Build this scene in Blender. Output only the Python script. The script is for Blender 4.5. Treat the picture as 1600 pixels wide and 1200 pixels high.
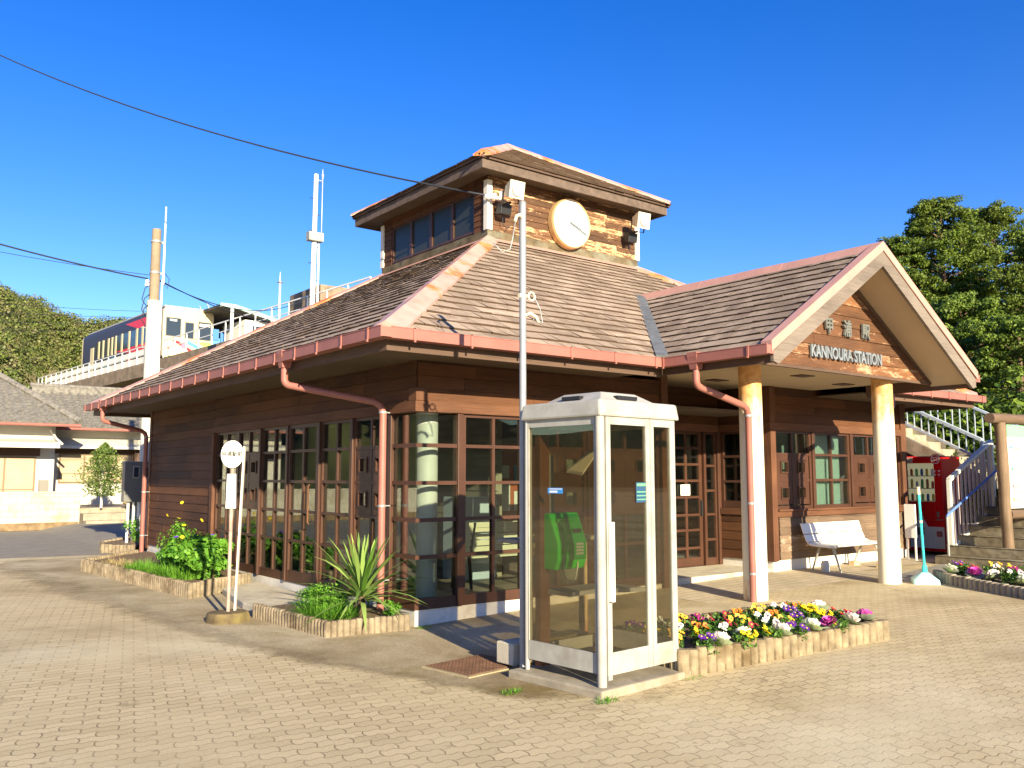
import bpy, math, random
import numpy as np
from mathutils import Vector, Matrix
random.seed(7); RNG = np.random.default_rng(7)
for o in list(bpy.data.objects): bpy.data.objects.remove(o)
SC = bpy.context.scene
COL = SC.collection
R = math.radians
# ------------------------------------------------------------------ camera
cd = bpy.data.cameras.new("camera"); cam = bpy.data.objects.new("camera", cd); COL.objects.link(cam)
cam.location = (-5.159, -8.394, 1.64)
cam.rotation_euler = (R(90 + 5.946), 0, -R(37.743))
cd.sensor_width = 36; cd.lens = 1376.36 / 1600 * 36; cd.clip_end = 3000; cd.clip_start = .05
SC.camera = cam
# ------------------------------------------------------------------ light
SUN = Vector((-0.70, -3.10, 1.0)).normalized()
sun_el = math.asin(SUN.z); sun_rot = math.atan2(SUN.x, SUN.y)
W = bpy.data.worlds.new("World"); SC.world = W; W.use_nodes = True
nt = W.node_tree; nt.nodes.clear()
out = nt.nodes.new("ShaderNodeOutputWorld"); bg = nt.nodes.new("ShaderNodeBackground")
sky = nt.nodes.new("ShaderNodeTexSky"); sky.sky_type = 'NISHITA'; sky.sun_disc = False
sky.sun_elevation = sun_el; sky.sun_rotation = sun_rot; sky.air_density = 1.0; sky.dust_density = .3; sky.ozone_density = 3.0
hs = nt.nodes.new("ShaderNodeHueSaturation"); hs.inputs['Saturation'].default_value = 1.37; hs.inputs['Hue'].default_value = .523
nt.links.new(sky.outputs[0], hs.inputs['Color']); nt.links.new(hs.outputs[0], bg.inputs[0])
bg.inputs[1].default_value = .10
nt.links.new(bg.outputs[0], out.inputs[0])
sl = bpy.data.lights.new("sun", 'SUN'); sl.energy = 5.0; sl.angle = R(.53); sl.color = (1.0, .87, .62)
so = bpy.data.objects.new("sun", sl); COL.objects.link(so); so.rotation_euler = SUN.to_track_quat('Z', 'Y').to_euler(); so.location = (-20, -60, 30)
SC.view_settings.view_transform = 'Standard'; SC.view_settings.look = 'None'; SC.view_settings.exposure = 1.27; SC.view_settings.gamma = 1
SC.render.resolution_x = 1024; SC.render.resolution_y = 768
# ------------------------------------------------------------------ materials
def new_mat(name):
    m = bpy.data.materials.new(name); m.use_nodes = True; t = m.node_tree
    b = t.nodes['Principled BSDF']; b.inputs['Specular IOR Level'].default_value = .35
    return m, t, b
class NT:
    def __init__(s, t): s.t = t; s.co = None
    def n(s, k, **kw):
        x = s.t.nodes.new(k)
        for a, v in kw.items(): setattr(x, a, v)
        return x
    def l(s, a, b): s.t.links.new(a, b)
    def obj(s):
        if not s.co: s.co = s.n('ShaderNodeTexCoord').outputs['Object']
        return s.co
    def map(s, scale=(1, 1, 1), rot=(0, 0, 0), loc=(0, 0, 0), src=None):
        m = s.n('ShaderNodeMapping'); s.l(src or s.obj(), m.inputs[0])
        m.inputs['Scale'].default_value = scale; m.inputs['Rotation'].default_value = rot; m.inputs['Location'].default_value = loc
        return m.outputs[0]
    def noise(s, scale, detail=4, rough=.55, vec=None, dist=0):
        x = s.n('ShaderNodeTexNoise'); x.inputs['Scale'].default_value = scale; x.inputs['Detail'].default_value = detail
        x.inputs['Roughness'].default_value = rough; x.inputs['Distortion'].default_value = dist
        s.l(vec or s.obj(), x.inputs['Vector']); return x.outputs['Fac']
    def ramp(s, f, stops):
        x = s.n('ShaderNodeValToRGB'); e = x.color_ramp.elements
        while len(e) < len(stops): e.new(.5)
        for i, (p, c) in enumerate(stops):
            e[i].position = p; e[i].color = (c if hasattr(c, '__len__') else (c, c, c)) + (1,) if hasattr(c, '__len__') else (c, c, c, 1)
        s.l(f, x.inputs[0]); return x.outputs[0]
    def mix(s, f, a, b, mode='MIX'):
        x = s.n('ShaderNodeMix', data_type='RGBA', blend_type=mode)
        for i, v in ((0, f), (6, a), (7, b)):
            if isinstance(v, (int, float)): x.inputs[i].default_value = v
            elif isinstance(v, tuple): x.inputs[i].default_value = v + (1,)
            else: s.l(v, x.inputs[i])
        return x.outputs[2]
    def math(s, op, a, b=0.0):
        x = s.n('ShaderNodeMath', operation=op)
        for i, v in ((0, a), (1, b)):
            if isinstance(v, (int, float)): x.inputs[i].default_value = v
            else: s.l(v, x.inputs[i])
        return x.outputs[0]
    def island(s): return s.n('ShaderNodeNewGeometry').outputs['Random Per Island']
    def bump(s, h, b, strength=.3, dist=.01):
        x = s.n('ShaderNodeBump'); x.inputs['Strength'].default_value = strength; x.inputs['Distance'].default_value = dist
        s.l(h, x.inputs['Height']); s.l(x.outputs[0], b.inputs['Normal'])
MATS = {}
def plain(name, c, rough=.6, metal=0, var=.0, nscale=6, bump=0, spec=.35, dirt=None):
    if name in MATS: return MATS[name]
    m, t, b = new_mat(name); N = NT(t)
    b.inputs['Roughness'].default_value = rough; b.inputs['Metallic'].default_value = metal; b.inputs['Specular IOR Level'].default_value = spec
    col = None
    if var or dirt:
        f = N.noise(nscale, 6, .6)
        col = N.ramp(f, [(.3, tuple(x * (1 - var) for x in c)), (.7, tuple(min(1, x * (1 + var)) for x in c))])
        if dirt:
            g = N.noise(2.2, 8, .7)
            col = N.mix(N.ramp(g, [(.5, 0.), (.68, dirt[1])]), col, dirt[0])
        N.l(col, b.inputs['Base Color'])
    else: b.inputs['Base Color'].default_value = (*c, 1)
    if bump: N.bump(N.noise(nscale * 8, 6, .65), b, bump, .006)
    MATS[name] = m; return m
def wood(name, dark, light, axis='x', pale=None, pale_amt=(.55, .7), rough=.7):
    """boards: per-board tint, grain along one axis, optional peeled patches"""
    if name in MATS: return MATS[name]
    m, t, b = new_mat(name); N = NT(t)
    sc = {'x': (1.2, 6, 30), 'y': (6, 1.2, 30), 'z': (25, 25, 1.2), 'h': (1.6, 1.6, 34)}[axis]
    g = N.noise(1.6, 8, .7, N.map(sc), .6)
    g2 = N.noise(.9, 4, .5, N.map((1, 1, 2.4)))
    isl = N.island()
    f = N.math('ADD', N.math('MULTIPLY', g, .55), N.math('ADD', N.math('MULTIPLY', g2, .45), N.math('MULTIPLY', isl, .2)))
    col = N.ramp(f, [(.38, dark), (.78, light)])
    if pale:
        pv = N.noise(3.2, 9, .78, N.map({'x': (1, 1, 4.5), 'h': (1, 1, 4.5), 'y': (1, 1, 4.5), 'z': (4, 4, 1)}[axis]), .35)
        pv = N.math('ADD', pv, N.math('MULTIPLY', N.math('SUBTRACT', isl, .5), .16))
        col = N.mix(N.ramp(pv, [(pale_amt[0], 0.), (pale_amt[1], 1.)]), col, pale)
    N.l(col, b.inputs['Base Color']); b.inputs['Roughness'].default_value = rough
    N.bump(g, b, .5, .006); MATS[name] = m; return m
M = {}
M['siding'] = wood('stained_wood_boards', (.026, .010, .005), (.145, .056, .020), 'h')
M['siding_peel'] = wood('peeling_wood_boards', (.035, .018, .010), (.17, .08, .036), 'h', (.62, .37, .19), (.535, .60))
M['siding_gable'] = wood('weathered_gable_boards', (.035, .018, .010), (.20, .085, .035), 'h', (.45, .28, .17), (.57, .65))
M['siding_grey'] = wood('weathered_low_boards', (.06, .038, .025), (.24, .16, .10), 'h', (.42, .32, .23), (.6, .7))
M['beam'] = wood('brown_beam_wood', (.06, .024, .012), (.20, .085, .038), 'h')
M['beam_v'] = wood('brown_post_wood', (.06, .024, .012), (.19, .08, .038), 'z')
M['greywood'] = wood('silvered_barge_wood', (.08, .062, .05), (.25, .205, .165), 'h')
M['darkwood'] = wood('dark_fascia_wood', (.05, .03, .02), (.15, .09, .06), 'h')
M['log'] = wood('log_bark', (.07, .045, .026), (.27, .18, .105), 'z')
M['log_h'] = wood('log_bark_across', (.07, .042, .024), (.20, .13, .08), 'x')
M['palewood'] = wood('pale_plank_wood', (.55, .50, .42), (.85, .8, .7), 'z')
M['frame'] = plain('brown_window_frame', (.072, .032, .019), .42, var=.18, nscale=3)
M['soffit'] = plain('beige_soffit', (.50, .39, .26), .8, var=.06, nscale=2)
M['soffit_dark'] = plain('eave_boards_painted_shade', (.11, .08, .05), .8, var=.1, nscale=2)  # eave shade painted into the colour, darker than the porch soffit
M['gutter'] = plain('red_brown_gutter', (.32, .125, .098), .5, var=.12, nscale=2.5)
M['rake'] = plain('pale_pink_trim', (.50, .27, .215), .5, var=.12, nscale=3)
M['plinth'] = plain('painted_concrete_plinth', (.70, .66, .58), .85, var=.12, nscale=4, bump=.15, dirt=((.35, .30, .23), .5))
M['white'] = plain('white_paint', (.80, .78, .73), .45, var=.05)
M['offwhite'] = plain('aged_white_metal', (.37, .36, .32), .45, var=.14, nscale=7, dirt=((.26, .23, .17), .6))
M['alu'] = plain('aluminium', (.45, .44, .41), .38, .35, var=.05)
M['galv'] = plain('galvanised_steel', (.34, .35, .35), .5, .35, var=.1, nscale=12)
M['black'] = plain('black_plastic', (.02, .02, .022), .5)
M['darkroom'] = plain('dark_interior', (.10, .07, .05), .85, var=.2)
M['cable'] = plain('black_cable', (.03, .035, .045), .6)
M['green'] = plain('payphone_green', (.03, .52, .02), .32, var=.05)
M['dgreen'] = plain('payphone_dark_green', (.01, .22, .02), .35)
M['conc'] = plain('grey_concrete', (.33, .285, .21), .9, var=.25, nscale=5, bump=.5, dirt=((.20, .16, .10), .8))
M['conc_lt'] = plain('pale_concrete', (.54, .48, .36), .9, var=.16, nscale=5, bump=.4, dirt=((.32, .26, .17), .7))
M['soil'] = plain('garden_soil', (.17, .115, .07), .95, var=.45, nscale=22, bump=1.)
M['red'] = plain('vending_red', (.75, .012, .012), .3)
M['rust'] = plain('rusty_steel', (.42, .13, .04), .8, var=.5, nscale=9, bump=.3)
M['cream'] = plain('cream_paint', (.80, .72, .50), .5, var=.04)
M['house_white'] = plain('white_plaster', (.60, .56, .47), .85, var=.06, nscale=3)
M['tile_roof'] = plain('grey_roof_tile', (.19, .175, .15), .8, var=.4, nscale=8, bump=.4)
M['shutter'] = plain('frosted_window_tan', (.44, .34, .22), .35, var=.2, nscale=1.5)
M['teal'] = plain('turquoise_plastic', (.05, .60, .62), .35)
M['paleblue'] = plain('pale_blue_plastic', (.42, .72, .74), .4, var=.05)
M['blue'] = plain('blue_paint', (.12, .22, .55), .45)
M['curtain'] = plain('mint_curtain', (.55, .78, .70), .8)
M['louvre'] = plain('beige_board', (.38, .33, .24), .8, var=.05)
M['paper'] = plain('paper', (.8, .78, .72), .7)
M['floor'] = plain('interior_floor', (.42, .33, .24), .5, var=.1)
def shingles():
    m, t, b = new_mat('weathered_cedar_shingle'); N = NT(t)
    isl = N.island(); g = N.noise(26, 6, .7); big = N.noise(.55, 5, .6, dist=.4); st = N.noise(1.5, 8, .75, N.map((1, 1, 3)), .8)
    f = N.math('ADD', N.math('MULTIPLY', isl, .30), N.math('ADD', N.math('MULTIPLY', g, .25), N.math('MULTIPLY', big, .45)))
    col = N.ramp(f, [(.30, (.20, .147, .107)), (.55, (.33, .25, .185)), (.80, (.45, .36, .275))])
    col = N.mix(N.ramp(st, [(.52, 0.), (.68, .8)]), col, (.55, .43, .32))
    col = N.mix(N.ramp(N.noise(.9, 5, .6, N.map((1, 1, 1), loc=(7, 3, 1))), [(.52, 0.), (.7, .6)]), col, (.15, .11, .072))
    N.l(col, b.inputs['Base Color']); b.inputs['Roughness'].default_value = .85; N.bump(g, b, .6, .008); return m
M['shingle'] = shingles()
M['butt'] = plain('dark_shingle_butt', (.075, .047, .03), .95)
def hipmetal():
    m, t, b = new_mat('pink_painted_hip_cap'); N = NT(t)
    r = N.ramp(N.noise(1.15, 5, .62, N.map((1, 1, 1), loc=(1.3, .2, .4))), [(.54, 0.), (.59, 1.)])
    r2 = N.ramp(N.noise(7, 5, .6), [(.3, (.50, .10, .03)), (.7, (.72, .30, .10))])
    base = N.ramp(N.noise(3, 5), [(.3, (.44, .24, .19)), (.7, (.58, .37, .31))])
    N.l(N.mix(r, base, r2), b.inputs['Base Color']); b.inputs['Roughness'].default_value = .55; return m
M['hip'] = hipmetal()
def column_mat():
    m, t, b = new_mat('cream_column_with_rust'); N = NT(t)
    sx = N.n('ShaderNodeSeparateXYZ'); N.l(N.obj(), sx.inputs[0]); z = sx.outputs[2]
    n = N.noise(2.3, 7, .65, N.map((2, 2, .7)))
    top = N.math('MULTIPLY', N.math('SUBTRACT', z, 2.05), .62)
    bot = N.math('MULTIPLY', N.math('SUBTRACT', .55, z), .5)
    e = N.math('MAXIMUM', N.math('MAXIMUM', top, bot), 0.)
    f = N.ramp(N.math('ADD', n, e), [(.64, 0.), (.86, 1.)])
    rust = N.ramp(N.noise(9, 6, .7), [(.3, (.45, .20, .05)), (.7, (.80, .50, .22))])
    N.l(N.mix(f, (.86, .80, .62), rust), b.inputs['Base Color']); b.inputs['Roughness'].default_value = .55; return m
M['column'] = column_mat()
def glass(name, tint=(.9, .93, .9), spec=.9, dirt=.04):
    m = bpy.data.materials.new(name); m.use_nodes = True; t = m.node_tree; t.nodes.clear(); N = NT(t)
    o = N.n('ShaderNodeOutputMaterial'); mx = N.n('ShaderNodeMixShader'); tr = N.n('ShaderNodeBsdfTransparent'); gl = N.n('ShaderNodeBsdfGlossy')
    tr.inputs[0].default_value = (*tint, 1); gl.inputs['Roughness'].default_value = .01; gl.inputs['Color'].default_value = (.95, .95, .95, 1)
    fr = N.n('ShaderNodeFresnel'); fr.inputs[0].default_value = 1.5
    N.l(N.math('MINIMUM', N.math('MULTIPLY', fr.outputs[0], spec), 1.), mx.inputs[0])
    df = N.n('ShaderNodeBsdfDiffuse'); df.inputs[0].default_value = (.7, .68, .6, 1)
    m2 = N.n('ShaderNodeMixShader'); m2.inputs[0].default_value = dirt
    N.l(tr.outputs[0], m2.inputs[1]); N.l(df.outputs[0], m2.inputs[2])
    N.l(m2.outputs[0], mx.inputs[1]); N.l(gl.outputs[0], mx.inputs[2]); N.l(mx.outputs[0], o.inputs[0]); return m
M['glass'] = glass('window_glass', (.72, .76, .72), .6, .002)
M['booth_glass'] = glass('booth_glass', (.74, .72, .64), .30, .002)
M['dark_glass'] = plain('dark_glass', (.03, .04, .05), .08, spec=.7)
def leaf(name, dark, light, trans=.3, hue2=None):
    m, t, b = new_mat(name); N = NT(t)
    f = N.math('ADD', N.math('MULTIPLY', N.island(), .6), N.math('MULTIPLY', N.noise(1.2, 3), .5))
    col = N.ramp(f, [(.25, dark), (.85, light)])
    if hue2: col = N.mix(N.ramp(N.noise(.5, 3, vec=N.map(loc=(3, 5, 7))), [(.45, 0.), (.65, .8)]), col, hue2)
    N.l(col, b.inputs['Base Color']); b.inputs['Roughness'].default_value = .55
    tr = N.n('ShaderNodeBsdfTranslucent'); N.l(col, tr.inputs[0]); mx = N.n('ShaderNodeMixShader'); mx.inputs[0].default_value = trans
    N.l(b.outputs[0], mx.inputs[1]); N.l(tr.outputs[0], mx.inputs[2]); N.l(mx.outputs[0], t.nodes['Material Output'].inputs[0]); return m
M['conifer'] = leaf('conifer_needles', (.045, .085, .012), (.19, .27, .03), .3, (.16, .20, .03))
M['broad'] = leaf('broadleaf_foliage', (.05, .10, .012), (.22, .31, .04), .3)
M['bright'] = leaf('bright_garden_leaves', (.06, .20, .012), (.22, .46, .05), .35)
M['blade'] = leaf('yucca_blades', (.09, .20, .025), (.36, .50, .13), .25)
M['pansyleaf'] = leaf('pansy_leaves', (.04, .13, .015), (.16, .30, .05), .3)
M['shrub'] = leaf('shrub_leaves', (.05, .10, .02), (.22, .30, .06), .3)
M['forest'] = leaf('hill_forest', (.045, .075, .014), (.19, .23, .045), .2, (.21, .17, .08))
M['drygrass'] = leaf('dry_grass', (.25, .18, .08), (.5, .4, .2), .3)
M['bark'] = plain('tree_bark', (.14, .09, .06), .9, var=.4, nscale=9, bump=.6)
def glow(name, c, e):
    m = plain(name, c, .6); b = m.node_tree.nodes['Principled BSDF']; b.inputs['Emission Color'].default_value = (*c, 1); b.inputs['Emission Strength'].default_value = e; return m
def color_mat(name, c, r=.55): return plain(name, c, r)
# ground materials
def paver_mat():
    m, t, b = new_mat('wavy_interlocking_pavers'); N = NT(t)
    mp = N.map((1, 1, 1), (0, 0, R(14.5)))
    sx = N.n('ShaderNodeSeparateXYZ'); N.l(mp, sx.inputs[0])
    U, V = sx.outputs[0], sx.outputs[1]
    wx = N.math('MULTIPLY', N.math('SINE', N.math('MULTIPLY', V, math.tau / .22)), .013)
    wy = N.math('MULTIPLY', N.math('SINE', N.math('MULTIPLY', U, math.tau / .112)), .012)
    cb = N.n('ShaderNodeCombineXYZ'); N.l(N.math('ADD', U, wx), cb.inputs[0]); N.l(N.math('ADD', V, wy), cb.inputs[1])
    bt = N.n('ShaderNodeTexBrick'); bt.offset = .5
    N.l(cb.outputs[0], bt.inputs['Vector'])
    for k, v in (('Scale', 1.), ('Mortar Size', .005), ('Brick Width', .224), ('Row Height', .11), ('Mortar Smooth', .3), ('Bias', 0.)): bt.inputs[k].default_value = v
    bt.inputs['Color1'].default_value = (.52, .415, .225, 1); bt.inputs['Color2'].default_value = (.63, .51, .29, 1); bt.inputs['Mortar'].default_value = (.25, .185, .09, 1)
    jn = N.ramp(N.noise(.8, 5, .6), [(.42, 0.), (.62, 1.)])
    base = N.mix(N.math('MULTIPLY', bt.outputs['Fac'], .0), bt.outputs['Color'], (.5, .45, .36))
    flat = (.60, .49, .28)
    base = N.mix(N.math('MULTIPLY', jn, .55), base, flat)
    st = N.ramp(N.noise(.42, 7, .62, dist=.3), [(.5, 0.), (.7, .75)])
    base = N.mix(st, base, (.27, .19, .085))
    pl = N.ramp(N.noise(.33, 6, .6, N.map(loc=(9, 4, 0))), [(.5, 0.), (.66, .6)])
    base = N.mix(pl, base, (.74, .65, .43))
    fine = N.noise(60, 4, .7); base = N.mix(N.ramp(fine, [(.35, .35), (.6, 0.)]), base, (.30, .25, .18))
    base = N.mix(N.ramp(N.noise(9, 3, .5), [(.68, 0.), (.74, .45)]), base, (.17, .12, .06)); base = N.mix(N.ramp(N.noise(3.1, 8, .75, N.map(loc=(1, 2, 3)), .6), [(.60, 0.), (.68, .5)]), base, (.22, .17, .09))
    N.l(base, b.inputs['Base Color']); b.inputs['Roughness'].default_value = .85
    hgt = N.math('SUBTRACT', N.math('MULTIPLY', fine, .15), bt.outputs['Fac']); N.bump(hgt, b, .8, .007); return m
M['paver'] = paver_mat()
def apron_mat():
    m, t, b = new_mat('stained_concrete_apron'); N = NT(t)
    a = N.ramp(N.noise(.8, 8, .68, dist=.4), [(.34, (.27, .20, .10)), (.46, (.43, .345, .20)), (.6, (.58, .49, .32))])
    gm = N.ramp(N.noise(1.1, 7, .7, N.map(loc=(2.5, 1.6, 0))), [(.56, 0.), (.7, .85)])
    a = N.mix(gm, a, (.27, .21, .07))
    ds = N.n('ShaderNodeVectorMath', operation='DISTANCE'); N.l(N.map((1, 1.2, 1)), ds.inputs[0]); ds.inputs[1].default_value = (-1.0, -3.75, 0)
    dd = N.math('ADD', ds.outputs['Value'], N.math('MULTIPLY', N.noise(2.5, 5, .6), .7)); a = N.mix(N.ramp(dd, [(.75, .85), (1.15, 0.)]), a, (.22, .15, .03))
    fn = N.noise(45, 5, .75); a = N.mix(N.ramp(fn, [(.4, .5), (.62, 0.)]), a, (.16, .12, .07))
    N.l(a, b.inputs['Base Color']); b.inputs['Roughness'].default_value = .9; N.bump(fn, b, .7, .008)
    at_ = N.n('ShaderNodeAttribute', attribute_name='wear'); k = N.math('ADD', N.math('MULTIPLY', at_.outputs['Fac'], .9), N.math('MULTIPLY', N.noise(2.2, 9, .72), .75))
    k = N.ramp(k, [(.42, 0.), (.72, 1.)]); tr = N.n('ShaderNodeBsdfTransparent'); mx = N.n('ShaderNodeMixShader'); N.l(k, mx.inputs[0]); N.l(tr.outputs[0], mx.inputs[1]); N.l(b.outputs[0], mx.inputs[2]); N.l(mx.outputs[0], t.nodes['Material Output'].inputs[0]); return m
M['apron'] = apron_mat()
M['surround'] = plain('drain_surround', (.36, .29, .17), .9, var=.2, bump=.4)
def tile_mat(name, c1, c2, mort, w, hgt, rot=0):
    m, t, b = new_mat(name); N = NT(t)
    bt = N.n('ShaderNodeTexBrick'); N.l(N.map(rot=(0, 0, R(rot))), bt.inputs['Vector'])
    for k, v in (('Scale', 1.), ('Mortar Size', .006), ('Brick Width', w), ('Row Height', hgt), ('Mortar Smooth', .2)): bt.inputs[k].default_value = v
    bt.inputs['Color1'].default_value = (*c1, 1); bt.inputs['Color2'].default_value = (*c2, 1); bt.inputs['Mortar'].default_value = (*mort, 1)
    n = N.noise(1.2, 7, .65); c = N.mix(N.ramp(n, [(.45, 0.), (.7, .5)]), bt.outputs['Color'], tuple(x * .6 for x in c1))
    fn = N.noise(50, 4, .7); c = N.mix(N.ramp(fn, [(.35, .3), (.6, 0.)]), c, tuple(x * .4 for x in c1))
    N.l(c, b.inputs['Base Color']); b.inputs['Roughness'].default_value = .85
    N.bump(N.math('SUBTRACT', N.math('MULTIPLY', fn, .2), bt.outputs['Fac']), b, .6, .005); return m
M['greyblock'] = tile_mat('grey_paving_blocks', (.36, .335, .275), (.29, .26, .20), (.22, .19, .14), .2, .1, 30)
M['porchtile'] = tile_mat('cream_porch_tiles', (.52, .43, .28), (.60, .50, .34), (.28, .21, .13), .3, .15, 0)
M['asphalt'] = plain('old_asphalt', (.24, .215, .17), .9, var=.15, nscale=3, bump=.3)
M['field'] = plain('bare_ground', (.20, .19, .10), .95, var=.3, nscale=1.5)
M['blockwall'] = None
def blockwall():
    m, t, b = new_mat('white_painted_block_wall'); N = NT(t)
    bt = N.n('ShaderNodeTexBrick'); mp = N.map(rot=(R(-90), 0, 0)); N.l(mp, bt.inputs['Vector'])
    for k, v in (('Scale', 1.), ('Mortar Size', .006), ('Brick Width', .4), ('Row Height', .2)): bt.inputs[k].default_value = v
    bt.inputs['Color1'].default_value = (.46, .42, .33, 1); bt.inputs['Color2'].default_value = (.52, .48, .38, 1); bt.inputs['Mortar'].default_value = (.28, .24, .17, 1)
    c = N.mix(N.ramp(N.noise(1.6, 8, .7), [(.5, 0.), (.68, .8)]), bt.outputs['Color'], (.26, .21, .13))
    N.l(c, b.inputs['Base Color']); b.inputs['Roughness'].default_value = .9; return m
M['blockwall'] = blockwall()
# ------------------------------------------------------------------ mesh helpers
class MB:
    def __init__(s): s.v = []; s.f = []; s.m = []
    def add(s, vs, fs, m=0):
        o = len(s.v); s.v += [tuple(v) for v in vs]; s.f += [tuple(i + o for i in f) for f in fs]; s.m += [m] * len(fs)
    def box(s, x0, x1, y0, y1, z0, z1, m=0):
        s.add([(x0, y0, z0), (x1, y0, z0), (x1, y1, z0), (x0, y1, z0), (x0, y0, z1), (x1, y0, z1), (x1, y1, z1), (x0, y1, z1)],
              [(0, 3, 2, 1), (4, 5, 6, 7), (0, 1, 5, 4), (1, 2, 6, 5), (2, 3, 7, 6), (3, 0, 4, 7)], m)
    def bar(s, a, b, w, h, up=(0, 0, 1), m=0):
        a, b = Vector(a), Vector(b); d = (b - a).normalized(); up = Vector(up); x = d.cross(up)
        if x.length < 1e-4: x = d.cross(Vector((1, 0, 0)))
        x.normalize(); y = x.cross(d).normalized(); vs = []
        for p in (a, b):
            for i, j in ((-1, -1), (1, -1), (1, 1), (-1, 1)): vs.append(p + x * i * w / 2 + y * j * h / 2)
        s.add(vs, [(0, 1, 2, 3), (7, 6, 5, 4), (0, 4, 5, 1), (1, 5, 6, 2), (2, 6, 7, 3), (3, 7, 4, 0)], m)
    def prism(s, poly, ext, m=0):
        e = Vector(ext); n = len(poly); p = [Vector(q) for q in poly]
        s.add(p + [q + e for q in p], [tuple(range(n - 1, -1, -1)), tuple(range(n, 2 * n))] + [(i, (i + 1) % n, n + (i + 1) % n, n + i) for i in range(n)], m)
    def poly(s, p, m=0): s.add(p, [tuple(range(len(p)))], m)
    def tube(s, pts, r, n=8, m=0, cap=True):
        pts = [Vector(p) for p in pts]; rs = r if hasattr(r, '__len__') else [r] * len(pts)
        o = len(s.v); prev = None
        for i, p in enumerate(pts):
            d = (pts[min(i + 1, len(pts) - 1)] - pts[max(i - 1, 0)]).normalized()
            if prev is None: x = d.orthogonal().normalized()
            else:
                x = (prev - d * prev.dot(d))
                x = x.normalized() if x.length > 1e-5 else d.orthogonal().normalized()
            prev = x; y = d.cross(x)
            for k in range(n):
                a = math.tau * k / n; s.v.append(tuple(p + (x * math.cos(a) + y * math.sin(a)) * rs[i]))
        for i in range(len(pts) - 1):
            for k in range(n):
                k2 = (k + 1) % n; s.f.append((o + i * n + k, o + i * n + k2, o + (i + 1) * n + k2, o + (i + 1) * n + k)); s.m.append(m)
        if cap:
            s.f.append(tuple(o + k for k in range(n - 1, -1, -1))); s.f.append(tuple(o + (len(pts) - 1) * n + k for k in range(n))); s.m += [m, m]
    def lathe(s, prof, c=(0, 0, 0), n=16, m=0):
        c = Vector(c); o = len(s.v)
        for r, z in prof:
            for k in range(n): a = math.tau * k / n; s.v.append((c.x + r * math.cos(a), c.y + r * math.sin(a), c.z + z))
        for i in range(len(prof) - 1):
            for k in range(n):
                k2 = (k + 1) % n; s.f.append((o + i * n + k, o + i * n + k2, o + (i + 1) * n + k2, o + (i + 1) * n + k)); s.m.append(m)
        s.f.append(tuple(o + k for k in range(n - 1, -1, -1))); s.f.append(tuple(o + (len(prof) - 1) * n + k for k in range(n))); s.m += [m, m]
    def build(s, name, mats, parent=None, smooth=False, bevel=0, loc=None, rot=None):
        me = bpy.data.meshes.new(name); me.from_pydata(s.v, [], s.f)
        mats = mats if isinstance(mats, (list, tuple)) else [mats]
        for x in mats: me.materials.append(M[x] if isinstance(x, str) else x)
        if len(mats) > 1: me.polygons.foreach_set('material_index', s.m)
        if smooth:
            me.polygons.foreach_set('use_smooth', [True] * len(me.polygons))
        me.update(); o = bpy.data.objects.new(name, me); COL.objects.link(o)
        if smooth == 'auto':
            md = o.modifiers.new('e', 'EDGE_SPLIT'); md.split_angle = R(35)
        if bevel:
            md = o.modifiers.new('b', 'BEVEL'); md.width = bevel; md.segments = 2; md.limit_method = 'ANGLE'
        if parent: o.parent = parent
        if loc: o.location = loc
        if rot: o.rotation_euler = rot
        return o
def npmesh(name, V, F, mat, parent=None, n=4):
    me = bpy.data.meshes.new(name); V = np.asarray(V, np.float32); F = np.asarray(F, np.int32)
    me.vertices.add(len(V)); me.vertices.foreach_set('co', V.ravel()); me.loops.add(F.size); me.loops.foreach_set('vertex_index', F.ravel())
    me.polygons.add(len(F)); me.polygons.foreach_set('loop_start', np.arange(len(F), dtype=np.int32) * n)
    me.polygons.foreach_set('loop_total', np.full(len(F), n, np.int32))
    me.materials.append(M[mat] if isinstance(mat, str) else mat); me.update(calc_edges=True); me.validate()
    o = bpy.data.objects.new(name, me); COL.objects.link(o)
    if parent: o.parent = parent
    return o
def tag(o, label=None, cat=None, group=None, kind=None):
    if label: o['label'] = label
    if cat: o['category'] = cat
    if group: o['group'] = group
    if kind: o['kind'] = kind
    return o
def thing(name, label, cat, loc=(0, 0, 0), rz=0, group=None):
    o = bpy.data.objects.new(name, None); o.empty_display_size = .1; COL.objects.link(o); o.location = loc; o.rotation_euler.z = rz
    return tag(o, label, cat, group)
def copy_tree(o, parent=None):
    c = o.copy(); COL.objects.link(c); c.parent = parent
    for ch in list(o.children): copy_tree(ch, c)
    return c
def text_mb(mb, body, size, ext, M4, m=0, sx=1.0, align='CENTER', wt=0):
    cu = bpy.data.curves.new('t', 'FONT'); cu.body = body; cu.size = size; cu.extrude = ext; cu.offset = wt; cu.align_x = align; cu.align_y = 'CENTER'; cu.resolution_u = 3
    o = bpy.data.objects.new('t', cu); COL.objects.link(o); bpy.context.view_layer.update()
    dg = bpy.context.evaluated_depsgraph_get(); me = bpy.data.meshes.new_from_object(o.evaluated_get(dg))
    S = Matrix.Diagonal((sx, 1, 1, 1))
    mb.add([M4 @ S @ v.co for v in me.vertices], [tuple(p.vertices) for p in me.polygons], m)
    bpy.data.objects.remove(o); bpy.data.meshes.remove(me)
def frameM(o, x, y):
    x, y = Vector(x).normalized(), Vector(y).normalized(); z = x.cross(y); m = Matrix((x, y, z)).transposed().to_4x4(); m.translation = Vector(o); return m
def gh(x, y):
    if x <= 0: return 0.
    return min(.17, max(0, .022 * x + .015 * (y + 1.6) * min(1, x / 2)))
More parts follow.
